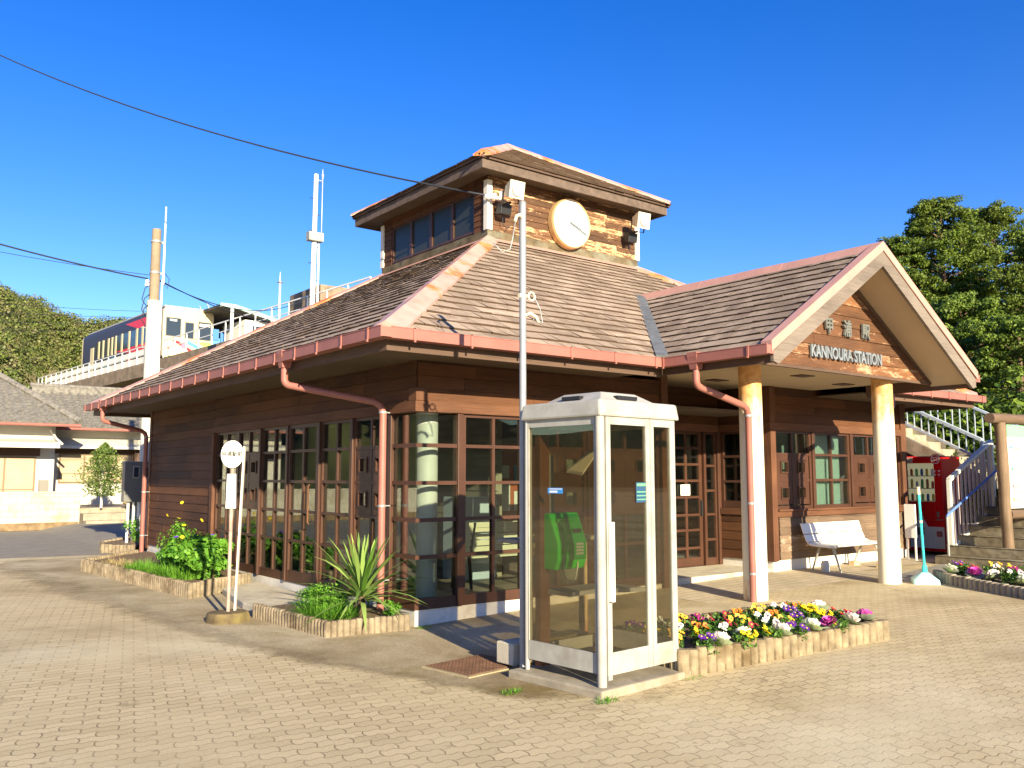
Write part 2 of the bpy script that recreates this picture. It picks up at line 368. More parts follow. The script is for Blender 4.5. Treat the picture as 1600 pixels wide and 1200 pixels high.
# ------------------------------------------------------------------ ground
def inpoly(X, Y, P):
    ins = np.zeros(X.shape, bool); n = len(P)
    for i in range(n):
        x1, y1 = P[i]; x2, y2 = P[(i + 1) % n]
        c = ((y1 > Y) != (y2 > Y)) & (X < (x2 - x1) * (Y - y1) / (y2 - y1 + 1e-12) + x1); ins ^= c
    return ins
def sheet(name, poly, dz, mat, res=.5, kind='structure', th=0):
    """a ground sheet following the gentle fall of the plaza, cut to an outline"""
    import bmesh
    bm = bmesh.new(); f = bm.faces.new([bm.verts.new((x, y, 0)) for x, y in poly])
    xs = [p[0] for p in poly]; ys = [p[1] for p in poly]
    def cut(lo, hi, ax):
        k = math.ceil(lo / res) * res
        while k < hi:
            if -1 < k < 14:
                co = (k, 0, 0) if ax == 0 else (0, k, 0); no = (1, 0, 0) if ax == 0 else (0, 1, 0)
                bmesh.ops.bisect_plane(bm, geom=bm.verts[:] + bm.edges[:] + bm.faces[:], plane_co=co, plane_no=no)
            k += res
    cut(min(xs), max(xs), 0); cut(min(ys), max(ys), 1)
    for v in bm.verts: v.co.z = gh(v.co.x, v.co.y) + dz
    for f in bm.faces:
        if f.normal.z < 0: f.normal_flip()
    bm.normal_update()
    for f in bm.faces:
        if f.normal.z < 0: f.normal_flip()
    me = bpy.data.meshes.new(name); bm.to_mesh(me); bm.free(); me.materials.append(M[mat])
    o = bpy.data.objects.new(name, me); COL.objects.link(o)
    if kind: o['kind'] = kind
    return o
sheet('plaza_paving', [(-60, -60), (60, -60), (60, 11.5), (14, 11.5), (-.2, 11.5), (-6, 12.6), (-60, 20)], 0, 'paver')
g = MB(); g.poly([(-900, -300, -.03), (900, -300, -.03), (900, 1500, -.03), (-900, 1500, -.03)]); g.build('ground', 'field')['kind'] = 'structure'
sheet('road', [(-60, 19.5), (-6, 12.1), (-.2, 11.0), (14, 10.9), (14, 13), (9, 21.5), (-60, 23.5)], -.008, 'asphalt')
ap = [(-2.86, 9.5), (-2.86, 7.94), (-2.67, 5.82), (-2.4, 2.98), (-2.15, .5), (-1.85, -.83), (-1.6, -2.27), (-1.25, -3.2), (-.85, -3.74), (-.08, -3.93), (1.38, -4.0), (2.82, -4.0), (4.2, -4.05), (5.5, -4.0), (8, -4.25), (14, -4.4), (14, -3.9), (5.6, -3.85), (4.3, -3.0), (3.6, -2.2), (3.6, 1.2), (.1, 1.2), (.1, 11), (-.9, 11.2), (-2.3, 11.2)]
# soften the outline
def rough(P, amp=.05, step=.25):
    q = []
    for i in range(len(P)):
        a, b = P[i], P[(i + 1) % len(P)]; L = math.dist(a, b); n = max(1, int(L / step))
        for k in range(n):
            t = k / n; q.append((a[0] + (b[0] - a[0]) * t + random.uniform(-amp, amp), a[1] + (b[1] - a[1]) * t + random.uniform(-amp, amp)))
    return q
AO = sheet('concrete_apron', ap, .004, 'apron', res=.16)
vv = np.array([v.co[:2] for v in AO.data.vertices]); dm = np.full(len(vv), 9.)
outer = np.array(ap[:16])
for a, b in zip(outer[:-1], outer[1:]):
    ab = b - a; tt = np.clip(((vv - a) @ ab) / (ab @ ab), 0, 1); dm = np.minimum(dm, np.linalg.norm(vv - (a + tt[:, None] * ab), axis=1))
at_ = AO.data.attributes.new('wear', 'FLOAT', 'POINT'); at_.data.foreach_set('value', np.clip(dm / .85, 0, 1).astype(np.float32))
sheet('grey_block_path', [(3.2, -2.2), (3.35, -3.88), (5.6, -3.85), (14, -4.0), (14, -.6), (10, -.9), (7.3, -1.4), (3.6, -1.7)], .006, 'greyblock')
sheet('porch_tiles', [(3.45, -2.1), (7.6, -2.0), (7.6, -.75), (10.6, -.75), (10.6, .0), (6.4, .0), (6.4, 1.0), (3.95, 1.0), (3.95, 0), (3.45, 0)], .009, 'porchtile')
g = MB(); g.box(4.0, 6.4, .05, 1.0, .1, .215); g.build('entry_slab', 'conc_lt', bevel=.01)['kind'] = 'structure'
# ------------------------------------------------------------------ station building
ST = thing('station_building', 'brown timber railway station with shingled roof, clock tower and gabled porch', 'station building')
E_, TW0, TW1, ZE, ZT = -.95, 3.588, 7.22, 3.06, 5.68
EX, EY = 11.25, 11.1
def boards(mb, axis, c, u0, u1, z0, z1, bh=.145, th=.022, out=-1, seed=0, seg=1.9, clip=None):
    """lapped boards on a wall plane; axis 'x': plane y=c running along x; 'y': plane x=c"""
    rnd = random.Random(seed); z = z0; r = 0
    while z < z1 - .01:
        zt = min(z + bh, z1); u = u0 - rnd.random() * seg * .7
        while u < u1:
            ue = u + seg * rnd.uniform(.8, 1.25); a, b = max(u, u0), min(ue, u1)
            if clip:
                lo, hi = clip(z), clip(zt)
                a0, b0, a1, b1 = max(a, lo[0]), min(b, lo[1]), max(a, hi[0]), min(b, hi[1])
            else: a0, b0, a1, b1 = a, b, a, b
            if b0 - a0 > .02:
                if b1 < a1: a1 = b1 = (a1 + b1) / 2
                e = out * (th + rnd.uniform(-.003, .003)); e2 = e * .45; g_ = .0015
                P = [(a0 + g_, c, z + .003), (b0 - g_, c, z + .003), (b1 - g_, c, zt - .001), (a1 + g_, c, zt - .001),
                     (a0 + g_, c + e, z + .003), (b0 - g_, c + e, z + .003), (b1 - g_, c + e2, zt - .001), (a1 + g_, c + e2, zt - .001)]
                if axis == 'y': P = [(p[1], p[0], p[2]) for p in P]
                mb.add(P, [(0, 1, 2, 3), (4, 7, 6, 5), (0, 4, 5, 1), (1, 5, 6, 2), (2, 6, 7, 3), (3, 7, 4, 0)])
            u = ue
        z = zt; r += 1
def backing(name, boxes, mat='darkwood'):
    m = MB()
    for b in boxes: m.box(*b)
    return m.build(name, mat, ST)
# walls
m = MB(); boards(m, 'y', 0, 6.46, 10.2, .28, 2.96, seed=1); m.build('side_wall', 'siding', ST)
m = MB(); boards(m, 'y', 0, .0, 6.46, 2.47, 2.96, seed=2); m.build('side_wall', 'siding', ST)
m = MB(); boards(m, 'x', 0, .0, 3.93, 2.47, 2.96, seed=3); m.build('front_wall', 'siding', ST)
m = MB(); boards(m, 'x', 0, 6.5, 10.3, 2.47, 3.05, seed=4); m.build('front_wall', 'siding', ST)
m = MB(); boards(m, 'x', 1.0, 4.0, 6.4, 2.47, 3.05, seed=5); boards(m, 'y', 4.03, 0.1, 1.0, 2.47, 3.05, out=1, seed=6); m.build('porch_wall', 'siding', ST)
m = MB(); boards(m, 'y', 6.4, .05, 1.0, 2.47, 3.05, seed=8); m.build('porch_wall', 'siding', ST)
m = MB(); boards(m, 'y', 6.4, .05, 1.0, .33, 1.02, seed=7); m.build('porch_side_panel', 'siding', ST)
m = MB(); boards(m, 'x', 0, 6.58, 10.22, .34, 1.0, bh=.125, seed=9); m.build('low_wall', 'siding_grey', ST)
backing('wall_core', [(.01, .12, 6.46, 10.2, .2, 2.93), (.01, .12, .13, 6.46, 2.36, 2.93), (.01, 3.93, .01, .12, 2.36, 2.93), (6.42, 10.4, .01, .12, 2.36, 3.04), (6.42, 10.4, .01, .12, .3, 1.04),
                      (4.0, 6.4, 1.01, 1.1, 2.36, 3.04), (3.94, 4.02, .13, 1.0, 2.36, 3.04), (6.41, 6.5, .13, 1.0, 2.36, 3.04), (6.41, 6.5, .13, 1.0, .3, 1.04), (0.13, 10.4, 10.1, 10.2, .2, 2.93), (10.3, 10.4, .13, 2.4, .2, 2.93), (10.3, 10.4, 9.2, 10.09, .2, 2.93), (10.3, 10.4, 2.41, 9.19, 2.3, 2.93), (10.3, 10.4, 2.41, 9.19, .2, .7)], 'darkwood')
m = MB(); m.box(.005, .13, 0.005, 10.2, 0, .18); m.box(.13, 3.93, .005, .13, 0, .18); m.box(0.0, .13, 6.44, 10.2, .18, .28); m.build('plinth', 'plinth', ST)
m = MB(); m.box(6.4, 10.4, .003, .13, .05, .34); m.box(6.402, 6.5, .13, 1.0, .05, .33); m.box(10.3, 10.403, .13, 10.2, .0, .2); m.build('plinth', 'plinth', ST)
def beam(*bx, mat='beam', nm='beam'):
    m = MB(); m.box(*bx); return m.build(nm, mat, ST, bevel=.006)
beam(-.045, .1, -.045, 6.46, 2.352, 2.472); beam(.1, 3.93, -.045, .1, 2.352, 2.472); beam(6.36, 10.42, -.045, .1, 2.352, 2.472); beam(4.0, 6.36, .955, 1.1, 2.352, 2.472)
beam(6.36, 6.5, .1, .955, 2.352, 2.472); beam(3.9, 4.045, .1, .955, 2.352, 2.472)
beam(3.92, 4.05, -.05, .1, .05, 3.04, mat='beam_v', nm='post'); beam(-.05, .1, 6.4, 6.53, .2, 2.35, mat='beam_v', nm='post'); beam(6.37, 6.5, -.05, .1, .33, 2.35, mat='beam_v', nm='post'); beam(10.25, 10.42, -.05, .1, .33, 3.04, mat='beam_v', nm='post')
beam(-.035, .1, -.04, .13, 2.474, 2.62, mat='beam_v', nm='post'); beam(6.37, 6.5, -.05, .1, 2.474, 3.04, mat='beam_v', nm='post')
beam(-.03, .1, 10.1, 10.24, .2, 2.93, mat='beam_v', nm='post')
beam(6.5, 10.25, -.05, .1, 1.0, 1.085); beam(6.505, 10.245, -.075, .1, 1.086, 1.12)
beam(6.36, 6.51, .1, .955, 1.02, 1.12)
# glazing ------------------------------------------------------------
ZR = [.18, .30, .745, 1.15, 1.56, 1.98, 2.35]
def window(axis, c, u0, u1, z0, z1, cols, rails, nm='window', fw=.055, blocks=(), dpt=.07, bottom=.12, glassm='glass', parent=None, open_=True):
    """framed window on plane; rails: z list; blocks: rows (zlo,zhi,ulo,uhi) filled with a panel holding a small square pane"""
    P = parent or ST
    def bx(mb, a0, a1, d0, d1, b0, b1):
        if axis == 'x': mb.box(a0, a1, c + d0, c + d1, b0, b1)
        else: mb.box(c + d0, c + d1, a0, a1, b0, b1)
    f = MB(); w = fw
    bx(f, u0, u0 + w, 0, dpt, z0, z1); bx(f, u1 - w, u1, 0, dpt, z0, z1)
    bx(f, u0 + w, u1 - w, .003, dpt - .003, z0, z0 + bottom); bx(f, u0 + w, u1 - w, .003, dpt - .003, z1 - w * .7, z1)
    for i in range(1, cols):
        uc = u0 + (u1 - u0) * i / cols; bx(f, uc - w * .36, uc + w * .36, .008, dpt - .008, z0 + bottom, z1 - w * .7)
    for r in rails: bx(f, u0 + w, u1 - w, .005, dpt - .005, r - .019, r + .019)
    for (zl, zh, ul, uh) in blocks:
        n = max(1, round((uh - ul) / ((u1 - u0) / cols)))
        for k in range(n):
            a = ul + (uh - ul) * k / n + .02; b = ul + (uh - ul) * (k + 1) / n - .02; mw = (b - a); mz = (zl + zh) / 2; s = .075
            ac, hw = (a + b) / 2, .085
            zl2, zh2 = zl + .02, zh - .02
            bx(f, a, ac - hw, .012, dpt - .015, zl2, zh2); bx(f, ac + hw, b, .012, dpt - .015, zl2, zh2)
            bx(f, ac - hw, ac + hw, .012, dpt - .015, zl2, mz - s); bx(f, ac - hw, ac + hw, .012, dpt - .015, mz + s, zh2)
            for q in ((ac - hw - .02, ac - hw, mz - s - .02, mz + s + .02), (ac + hw, ac + hw + .02, mz - s - .02, mz + s + .02), (ac - hw, ac + hw, mz - s - .02, mz - s), (ac - hw, ac + hw, mz + s, mz + s + .02)):
                bx(f, q[0], q[1], -.004, .01, q[2], q[3])
    fr = f.build(nm, 'frame', P)
    g = MB(); bx(g, u0 + w, u1 - w, dpt * .5 - .002, dpt * .5 + .002, z0 + bottom, z1 - w * .7); g.build('pane', glassm, fr)
    return fr
rl = ZR[2:-1]
blk = lambda u0, u1: [(ZR[3], ZR[4], u0 + .03, u1 - .03), (ZR[4], ZR[5], u0 + .03, u1 - .03)]
# left (x=0) bays
window('y', 0, .60, 1.5, .18, 2.352, 2, rl, blocks=blk(.62, 1.48))
window('y', 0, 1.5, 2.42, .18, 2.352, 2, rl)
d = window('y', -.01, 2.46, 3.44, .18, 2.352, 2, rl, nm='side_door', fw=.075, bottom=.16)
h = MB(); h.tube([(-.05, 2.62, 1.0), (-.07, 2.62, 1.02), (-.07, 2.62, 1.5), (-.05, 2.62, 1.52)], .012); h.build('handle', 'beam', d)
window('y', 0, 3.48, 4.45, .18, 2.352, 2, rl, blocks=[])
window('y', 0, 4.49, 5.42, .18, 2.352, 2, rl, blocks=blk(4.5, 5.4))
window('y', 0, 5.42, 6.40, .18, 2.352, 2, rl)
for y in (1.47, 2.40, 3.42, 4.42): beam(-.03, .08, y, y + .07, .18, 2.35, mat='frame', nm='mullion_post')
beam(-.03, .09, .52, .60, .18, 2.352, mat='frame', nm='mullion_post')
# corner glass
rails_ = []
for z in rl: f = MB(); f.box(-.005, .04, -.005, .52, z - .022, z + .022); f.box(.04, .54, -.005, .04, z - .022, z + .022); rails_.append(f)
f = MB(); f.box(-.01, .06, -.01, .52, .18, .30); f.box(.06, .54, -.01, .06, .18, .30)
cw = f.build('corner_window', 'frame', ST)
for f in rails_: f.build('rail', 'frame', cw)
g = MB(); g.box(.015, .02, .015, .52, .3, 2.325); g.box(.02, .54, .015, .02, .3, 2.325); g.build('pane', 'glass', cw)
beam(.54, .61, -.03, .09, .18, 2.352, mat='frame', nm='mullion_post')
window('x', 0, .61, 1.53, .18, 2.352, 2, rl)
window('x', 0, 1.60, 2.55, .18, 2.352, 2, rl, blocks=blk(1.62, 2.53))
window('x', 0, 2.62, 3.9, .18, 2.352, 2, rl, blocks=blk(2.64, 3.88))
for x in (1.53, 2.55): beam(x, x + .07, -.03, .08, .18, 2.352, mat='frame', nm='mullion_post')
window('y', 4.0, .12, 1.0, .2, 2.352, 2, rl)
# entry
window('x', 1.0, 4.02, 4.48, .215, 2.352, 1, rl)
for k, (a, b) in enumerate(((4.5, 5.30), (5.28, 6.02))):
    y = 1.04 if k else .985
    d = window('x', y, a, b, .215, 2.352, 2, [.5, .78, 1.02, 1.3, 1.56, 1.82, 2.08], nm='entry_door', fw=.07, bottom=.14, dpt=.05)
    h = MB(); h.box(b - .055, b - .02, y - .03, y, 1.0, 1.25); h.build('handle', 'black', d)
    if k: h = MB(); h.box(5.5, 5.72, y - .008, y - .001, 1.33, 1.5); h.build('notice', 'paper', d)
window('x', 1.0, 6.03, 6.35, .215, 2.352, 1, [.62, 1.02, 1.4, 1.8])
beam(6.33, 6.42, .96, 1.08, .2, 2.352, mat='frame', nm='mullion_post')
w = window('y', 6.4, .1, .96, 1.12, 2.352, 2, [1.55, 1.95])
# bench wall windows
z3 = [1.57, 1.98]
bb = lambda u0, u1: [(1.17, 1.57, u0, u1), (1.57, 1.98, u0, u1)]
window('x', 0, 6.5, 7.5, 1.12, 2.352, 2, z3, blocks=bb(6.55, 7.45), bottom=.05)
window('x', 0, 7.56, 8.62, 1.12, 2.352, 2, z3, bottom=.05)
window('x', 0, 8.70, 10.25, 1.12, 2.352, 3, z3, blocks=bb(8.75, 10.2), bottom=.05)
for x in (7.5, 8.62): beam(x, x + .065, -.03, .08, 1.12, 2.352, mat='frame', nm='mullion_post')
c = MB(); c.box(7.6, 8.52, .14, .16, 1.15, 2.31); c.build('curtain', 'curtain', ST)
# right wall windows (light seen through the building)
for a in (2.45, 4.15, 5.85, 7.55): window('y', 10.33, a, a + 1.6, .7, 2.3, 3, [1.2, 1.75])
# interior
m = MB(); m.box(.13, 10.3, .13, 10.1, .1, .19); m.build('interior_floor', 'floor', ST)
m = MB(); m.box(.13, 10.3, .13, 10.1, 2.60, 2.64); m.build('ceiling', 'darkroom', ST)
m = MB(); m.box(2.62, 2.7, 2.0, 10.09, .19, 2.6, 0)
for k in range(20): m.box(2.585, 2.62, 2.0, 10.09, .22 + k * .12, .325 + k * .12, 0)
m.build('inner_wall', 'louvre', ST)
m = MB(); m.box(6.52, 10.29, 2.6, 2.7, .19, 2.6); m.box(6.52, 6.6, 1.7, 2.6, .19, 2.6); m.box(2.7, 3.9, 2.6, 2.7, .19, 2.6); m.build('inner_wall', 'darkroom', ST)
m = MB(); m.lathe([(.13, .19), (.13, 2.59)], (.36, .36, 0), 24); m.build('inner_column', 'white', ST, smooth='auto')
m = MB(); m.lathe([(.12, .19), (.12, 2.59)], (3.3, 1.2, 0), 20); m.lathe([(.12, .19), (.12, 2.59)], (3.3, 4.6, 0), 20); m.build('inner_column', 'white', ST, smooth='auto')
# columns of the porch
CP = [(4.08, -1.42), (6.60, -1.80)]
CP = [(4.10, -1.40), (6.62, -1.76)]
for x, y in CP:
    c = MB(); c.lathe([(.150, gh(x, y)), (.148, 1.5), (.142, 3.06)], (x, y, 0), 28); c.build('column', 'column', ST, smooth='auto')
# ------------------------------------------------------------------ roofs
def shingle_plane(name, O, U, V, vlen, bounds, expo=.235, parent=ST, seed=0, th=.014, wmin=.14, wmax=.34, mat='shingle'):
    """O origin on the eave, U along the eave, V up the slope; bounds(v)->(u0,u1)"""
    O, U, V = Vector(O), Vector(U).normalized(), Vector(V).normalized(); Nn = U.cross(V).normalized()
    if Nn.z < 0: Nn = -Nn
    rnd = random.Random(seed); mb = MB(); v = -.03
    while v < vlen - .02:
        v1 = min(v + expo * 1.25, vlen + .01); (a, b), (a1, b1) = bounds(min(max(v, 0), vlen)), bounds(min(v1, vlen)); a, b = min(a, a1), max(b, b1); u = a - rnd.random() * .2
        while u < b:
            w = rnd.uniform(wmin, wmax); u0, u1 = max(u, a), min(u + w - .004, b); u += w
            if u1 - u0 < .012: continue
            t = th * rnd.uniform(.9, 1.5); dv = rnd.uniform(-.008, .01) if rnd.random() > .12 else rnd.uniform(-.022, .012); warp = rnd.uniform(-.004, .005)
            P = []
            A0, B0 = bounds(min(max(v, 0), vlen)); A1, B1 = bounds(min(max(v1, 0), vlen))
            q = (max(u0, A0), min(u1, B0), min(u1, B1), max(u0, A1))
            if q[1] <= q[0] + .004: continue
            if q[2] < q[3]: q = (q[0], q[1], (q[2] + q[3]) / 2, (q[2] + q[3]) / 2)
            for (uu, vv, n0, k) in ((q[0], v + dv, .003, 0), (q[1], v + dv, .003, 1), (q[2], v1, .0, 0), (q[3], v1, .0, 0)): P.append(O + U * uu + V * vv + Nn * (n0 + .002))
            lift = expo * .045
            Q = [P[0] + Nn * (t + lift + warp), P[1] + Nn * (t + lift - warp), P[2] + Nn * .005, P[3] + Nn * .005]
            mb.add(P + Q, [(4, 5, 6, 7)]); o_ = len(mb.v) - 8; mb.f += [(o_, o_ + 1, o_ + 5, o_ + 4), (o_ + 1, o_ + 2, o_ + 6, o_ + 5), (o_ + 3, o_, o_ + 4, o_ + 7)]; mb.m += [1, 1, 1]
        v += expo
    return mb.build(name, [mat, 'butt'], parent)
roof = MB()
C4 = [(E_, E_), (EX, E_), (EX, EY), (E_, EY)]; T4 = [(TW0, TW0), (TW1, TW0), (TW1, TW1), (TW0, TW1)]
for i in range(4):
    j = (i + 1) % 4; roof.add([(*C4[i], ZE), (*C4[j], ZE), (*T4[j], ZT), (*T4[i], ZT)], [(0, 1, 2, 3)])
    roof.add([(*C4[i], ZE), (*C4[j], ZE), (*C4[j], ZE - .015), (*C4[i], ZE - .015)], [(3, 2, 1, 0)])
RF = roof.build('main_roof', 'darkwood', ST)
def trap(i, seed, skip=None):
    j = (i + 1) % 4; a, b = Vector((*C4[i], ZE)), Vector((*C4[j], ZE)); c, d = Vector((*T4[i], ZT)), Vector((*T4[j], ZT)); U = (b - a).normalized(); L = (b - a).length
    up = (c - a) - U * (c - a).dot(U); vl = up.length; V = up / vl; ua = (c - a).dot(U); ub = (d - a).dot(U)
    return a, U, V, vl, lambda v: (ua * v / vl, L + (ub - L) * v / vl)
for i, nm in enumerate(('front', 'right', 'back', 'left')):
    a, U, V, vl, bd = trap(i, i)
    if i == 0:   # leave out the part hidden under the porch roof: u beyond valley
        def bd2(v, bd=bd, V=V):
            lo, hi = bd(v); y = E_ + V.y * v
            if y < 1.63: return (lo, min(hi, 3.02 + (y - E_) * (2.36 / 2.58) - E_ ))
            return (lo, hi)
        shingle_plane('shingles', a, U, V, vl, bd2, seed=i, parent=RF)
        def bd3(v, bd=bd, V=V):
            lo, hi = bd(v); y = E_ + V.y * v
            if y < 1.63: return (7.68 - (y - E_) * (2.38 / 2.58) - E_, hi)
            return (0, -1)
        shingle_plane('shingles', a, U, V, vl, bd3, seed=11, parent=RF)
    else: shingle_plane('shingles', a, U, V, vl, bd, seed=i, parent=RF, wmin=.14 if i == 3 else .3, wmax=.34 if i == 3 else .6)
def hipcap(p, q, w, parent, mat='hip', seglen=.85, nrm=(0, 0, 1), drop=.22, nm='hip_cap'):
    p, q = Vector(p), Vector(q); d = q - p; L = d.length; d.normalize(); s = d.cross(Vector((0, 0, 1))).normalized(); n = s.cross(d).normalized()
    if n.z < 0: n = -n
    mb = MB(); k = int(math.ceil(L / seglen))
    for i in range(k):
        a = p + d * (L * i / k - .015); b = p + d * (L * (i + 1) / k + .02); e = n * (.003 + .004 * ((i + 1) % 2))
        pts = []
        for c in (a, b):
            pts += [c - s * w / 2 - n * drop * w / 2 + e, c + n * .028 + e, c + s * w / 2 - n * drop * w / 2 + e, c + s * w / 2 - n * (drop * w / 2 + .03) + e, c - s * w / 2 - n * (drop * w / 2 + .03) + e]
        mb.add(pts, [(0, 1, 6, 5), (1, 2, 7, 6), (2, 3, 8, 7), (4, 0, 5, 9), (0, 4, 3, 2, 1), (5, 6, 7, 8, 9)])
    return mb.build(nm, mat, parent)
up = .052
for i in range(4): hipcap((*C4[i], ZE + up), (*T4[i], ZT + up), .36, RF, drop=.36)
# flashing where the roof meets the tower
fl = MB()
for i in range(4):
    j = (i + 1) % 4; a = Vector((*T4[i], 0)); b = Vector((*T4[j], 0)); dd = (b - a).normalized(); n_ = dd.cross(Vector((0, 0, 1)))
    P = [a + n_ * .16 - dd * .16 + Vector((0, 0, ZT - .045)), b + n_ * .16 + dd * .16 + Vector((0, 0, ZT - .045)), b + n_ * .0 + Vector((0, 0, ZT + .06)), a + n_ * .0 + Vector((0, 0, ZT + .06))]
    fl.add(P, [(0, 1, 2, 3)])
fl.build('flashing', 'rake', RF)
# eave soffit and fascia
m = MB(); i_ = .08
zf = 2.93
m.box(E_ + i_, 0.005, E_ + i_, EY - i_, zf, zf + .02); m.box(0.005, 2.98, E_ + i_, 0.004, zf, zf + .02); m.box(7.66, EX - i_, E_ + i_, 0.004, zf, zf + .02); m.box(10.4, EX - i_, .004, EY - i_, zf, zf + .02); m.box(0.005, 10.4, 10.2, EY - i_, zf, zf + .02)
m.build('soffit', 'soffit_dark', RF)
m = MB(); t_ = .04
m.box(E_ + .03, E_ + .03 + t_, E_ + .03, EY - .03, 2.86, 3.03); m.box(E_ + .07, 2.99, E_ + .03, E_ + .07, 2.86, 3.03); m.box(7.75, EX - .07, E_ + .03, E_ + .07, 2.86, 3.03)
m.box(EX - .07, EX - .03, E_ + .03, EY - .03, 2.86, 3.03); m.box(E_ + .07, EX - .07, EY - .07, EY - .03, 2.86, 3.03); m.build('fascia', 'darkwood', RF)
bk = MB(); bk.box(-.012, .012, -.138, -.128, -.105, .012); bk.box(-.012, .012, -.138, .0, .004, .012); bk.box(-.010, .010, -.145, -.128, -.13, -.105)
bk0 = bk.build('gutter_bracket', 'gutter'); bk_used = [False]
def gutter(a, b, parent, zt=3.065, name='gutter', n_out=None, spacing=.55):
    a, b = Vector((*a, 0)), Vector((*b, 0)); d = (b - a).normalized(); n = Vector(n_out); L = (b - a).length; mb = MB()
    def P(t, o, z): return a + d * t + n * o + Vector((0, 0, z))
    for (o0, o1, z0, z1) in ((.118, .126, zt - .105, zt), (.002, .008, zt - .105, zt), (.008, .118, zt - .105, zt - .099), (.11, .131, zt, zt + .008)):
        mb.add([P(0, o0, z0), P(L, o0, z0), P(L, o1, z0), P(0, o1, z0), P(0, o0, z1), P(L, o0, z1), P(L, o1, z1), P(0, o1, z1)], [(0, 1, 2, 3), (4, 7, 6, 5), (0, 4, 5, 1), (1, 5, 6, 2), (2, 6, 7, 3), (3, 7, 4, 0)])
    for t in (0, L - .006):
        mb.add([P(t, .008, zt - .105), P(t, .118, zt - .105), P(t, .118, zt - .004), P(t, .008, zt - .004)], [(0, 1, 2, 3)])
    g_ = mb.build(name, 'gutter', parent)
    k = int(L / spacing); ang = math.atan2(n.y, n.x) + math.pi / 2
    for i in range(k):
        c = bk0 if not bk_used[0] else bk0.copy()
        if bk_used[0]: COL.objects.link(c)
        bk_used[0] = True; c.parent = g_; c.location = P(.25 + i * (L - .4) / max(1, k - 1), 0, zt); c.rotation_euler.z = ang
    return g_
gutter((E_, E_ - .13), (E_, EY + .13), RF, n_out=(-1, 0, 0)); gutter((E_, E_), (2.86, E_), RF, n_out=(0, -1, 0)); gutter((7.9, E_), (EX + .13, E_), RF, n_out=(0, -1, 0)); gutter((EX, E_), (EX, EY), RF, n_out=(1, 0, 0), spacing=1.5)
# porch roof
PX0, PX1, PXR, PZR, PF = 2.95, 7.65, 5.30, 4.53, -2.55
PR = MB(); yb = E_ ; yr = 1.66
for (x, s) in ((PX0, 1), (PX1, -1)):
    q = [(x, PF, ZE), (PXR, PF, PZR), (PXR, yr, PZR), (x, E_ - .02, ZE)]
    PR.prism(q if s > 0 else q[::-1], (0, 0, -.05))
PRO = PR.build('porch_roof', 'darkwood', ST)
for (x, s, sd) in ((PX0, 1, 21), (PX1, -1, 22)):
    Vv = Vector((PXR - x, 0, PZR - ZE)); vl = Vv.length
    if s > 0: shingle_plane('shingles', (x, PF + .05, ZE), (0, 1, 0), Vv, vl, lambda v: (0, (E_ - PF - .05) + (yr - E_) * min(1, v / vl)), seed=sd, parent=PRO, expo=.2)
    else: shingle_plane('shingles', (x, PF + .05, ZE), (0, 1, 0), Vv, vl, lambda v: (0, (E_ - PF - .05) + (yr - E_) * min(1, v / vl)), seed=sd, parent=PRO, expo=.2)
hipcap((PXR, PF - .0, PZR + .05), (PXR, yr + .15, PZR + .06), .26, PRO, mat='rake', drop=1.0, nm='ridge_cap')
hipcap((PX0 + .03, E_ + .02, ZE + .05), (PXR, yr, PZR + .05), .15, PRO, mat=plain('valley_lead', (.13, .14, .15), .6, var=.3), drop=-.35, nm='valley_flashing')
# rakes / barge boards
for x in (PX0, PX1):
    s = 1 if x < PXR else -1; d = Vector((PXR - x, 0, PZR - ZE)).normalized(); nn = Vector((-d.z * s, 0, d.x * s)) ; nn = nn if nn.z > 0 else -nn
    a = Vector((x, PF, ZE)) - d * .04; b = Vector((PXR, PF, PZR))
    tb = b + Vector((0, 0, .03)); 
    # pink trim: parallelogram following the slope, mitred on the ridge line
    def strip(zlo, zhi, y0, y1, mat, nm, ext=.0, mm=None):
        A = a - d * ext; k = 1 / d.x * s if d.x else 1
        P = [Vector((A.x, y0, A.z + zlo)), Vector((PXR, y0, PZR + zlo + .0)), Vector((PXR, y0, PZR + zhi)), Vector((A.x, y0, A.z + zhi))]
        mb = MB(); mb.prism(P if s > 0 else P[::-1], (0, y1 - y0, 0)); return mb.build(nm, mat, PRO)
    strip(-.035, .085, PF - .062, PF + .08, 'rake', 'rake_trim', .02)
    # barge board with plumb-cut foot
    A = a; 
    P = [Vector((A.x + s * .03, PF - .045, A.z - .035)), Vector((PXR, PF - .045, PZR - .035)), Vector((PXR, PF - .045, PZR - .235)), Vector((A.x + s * .12, PF - .045, ZE - .195)), Vector((A.x + s * .03, PF - .045, ZE - .17))]
    mb = MB(); mb.prism(P if s < 0 else P[::-1], (0, .04, 0)); mb.build('barge_board', 'greywood', PRO)
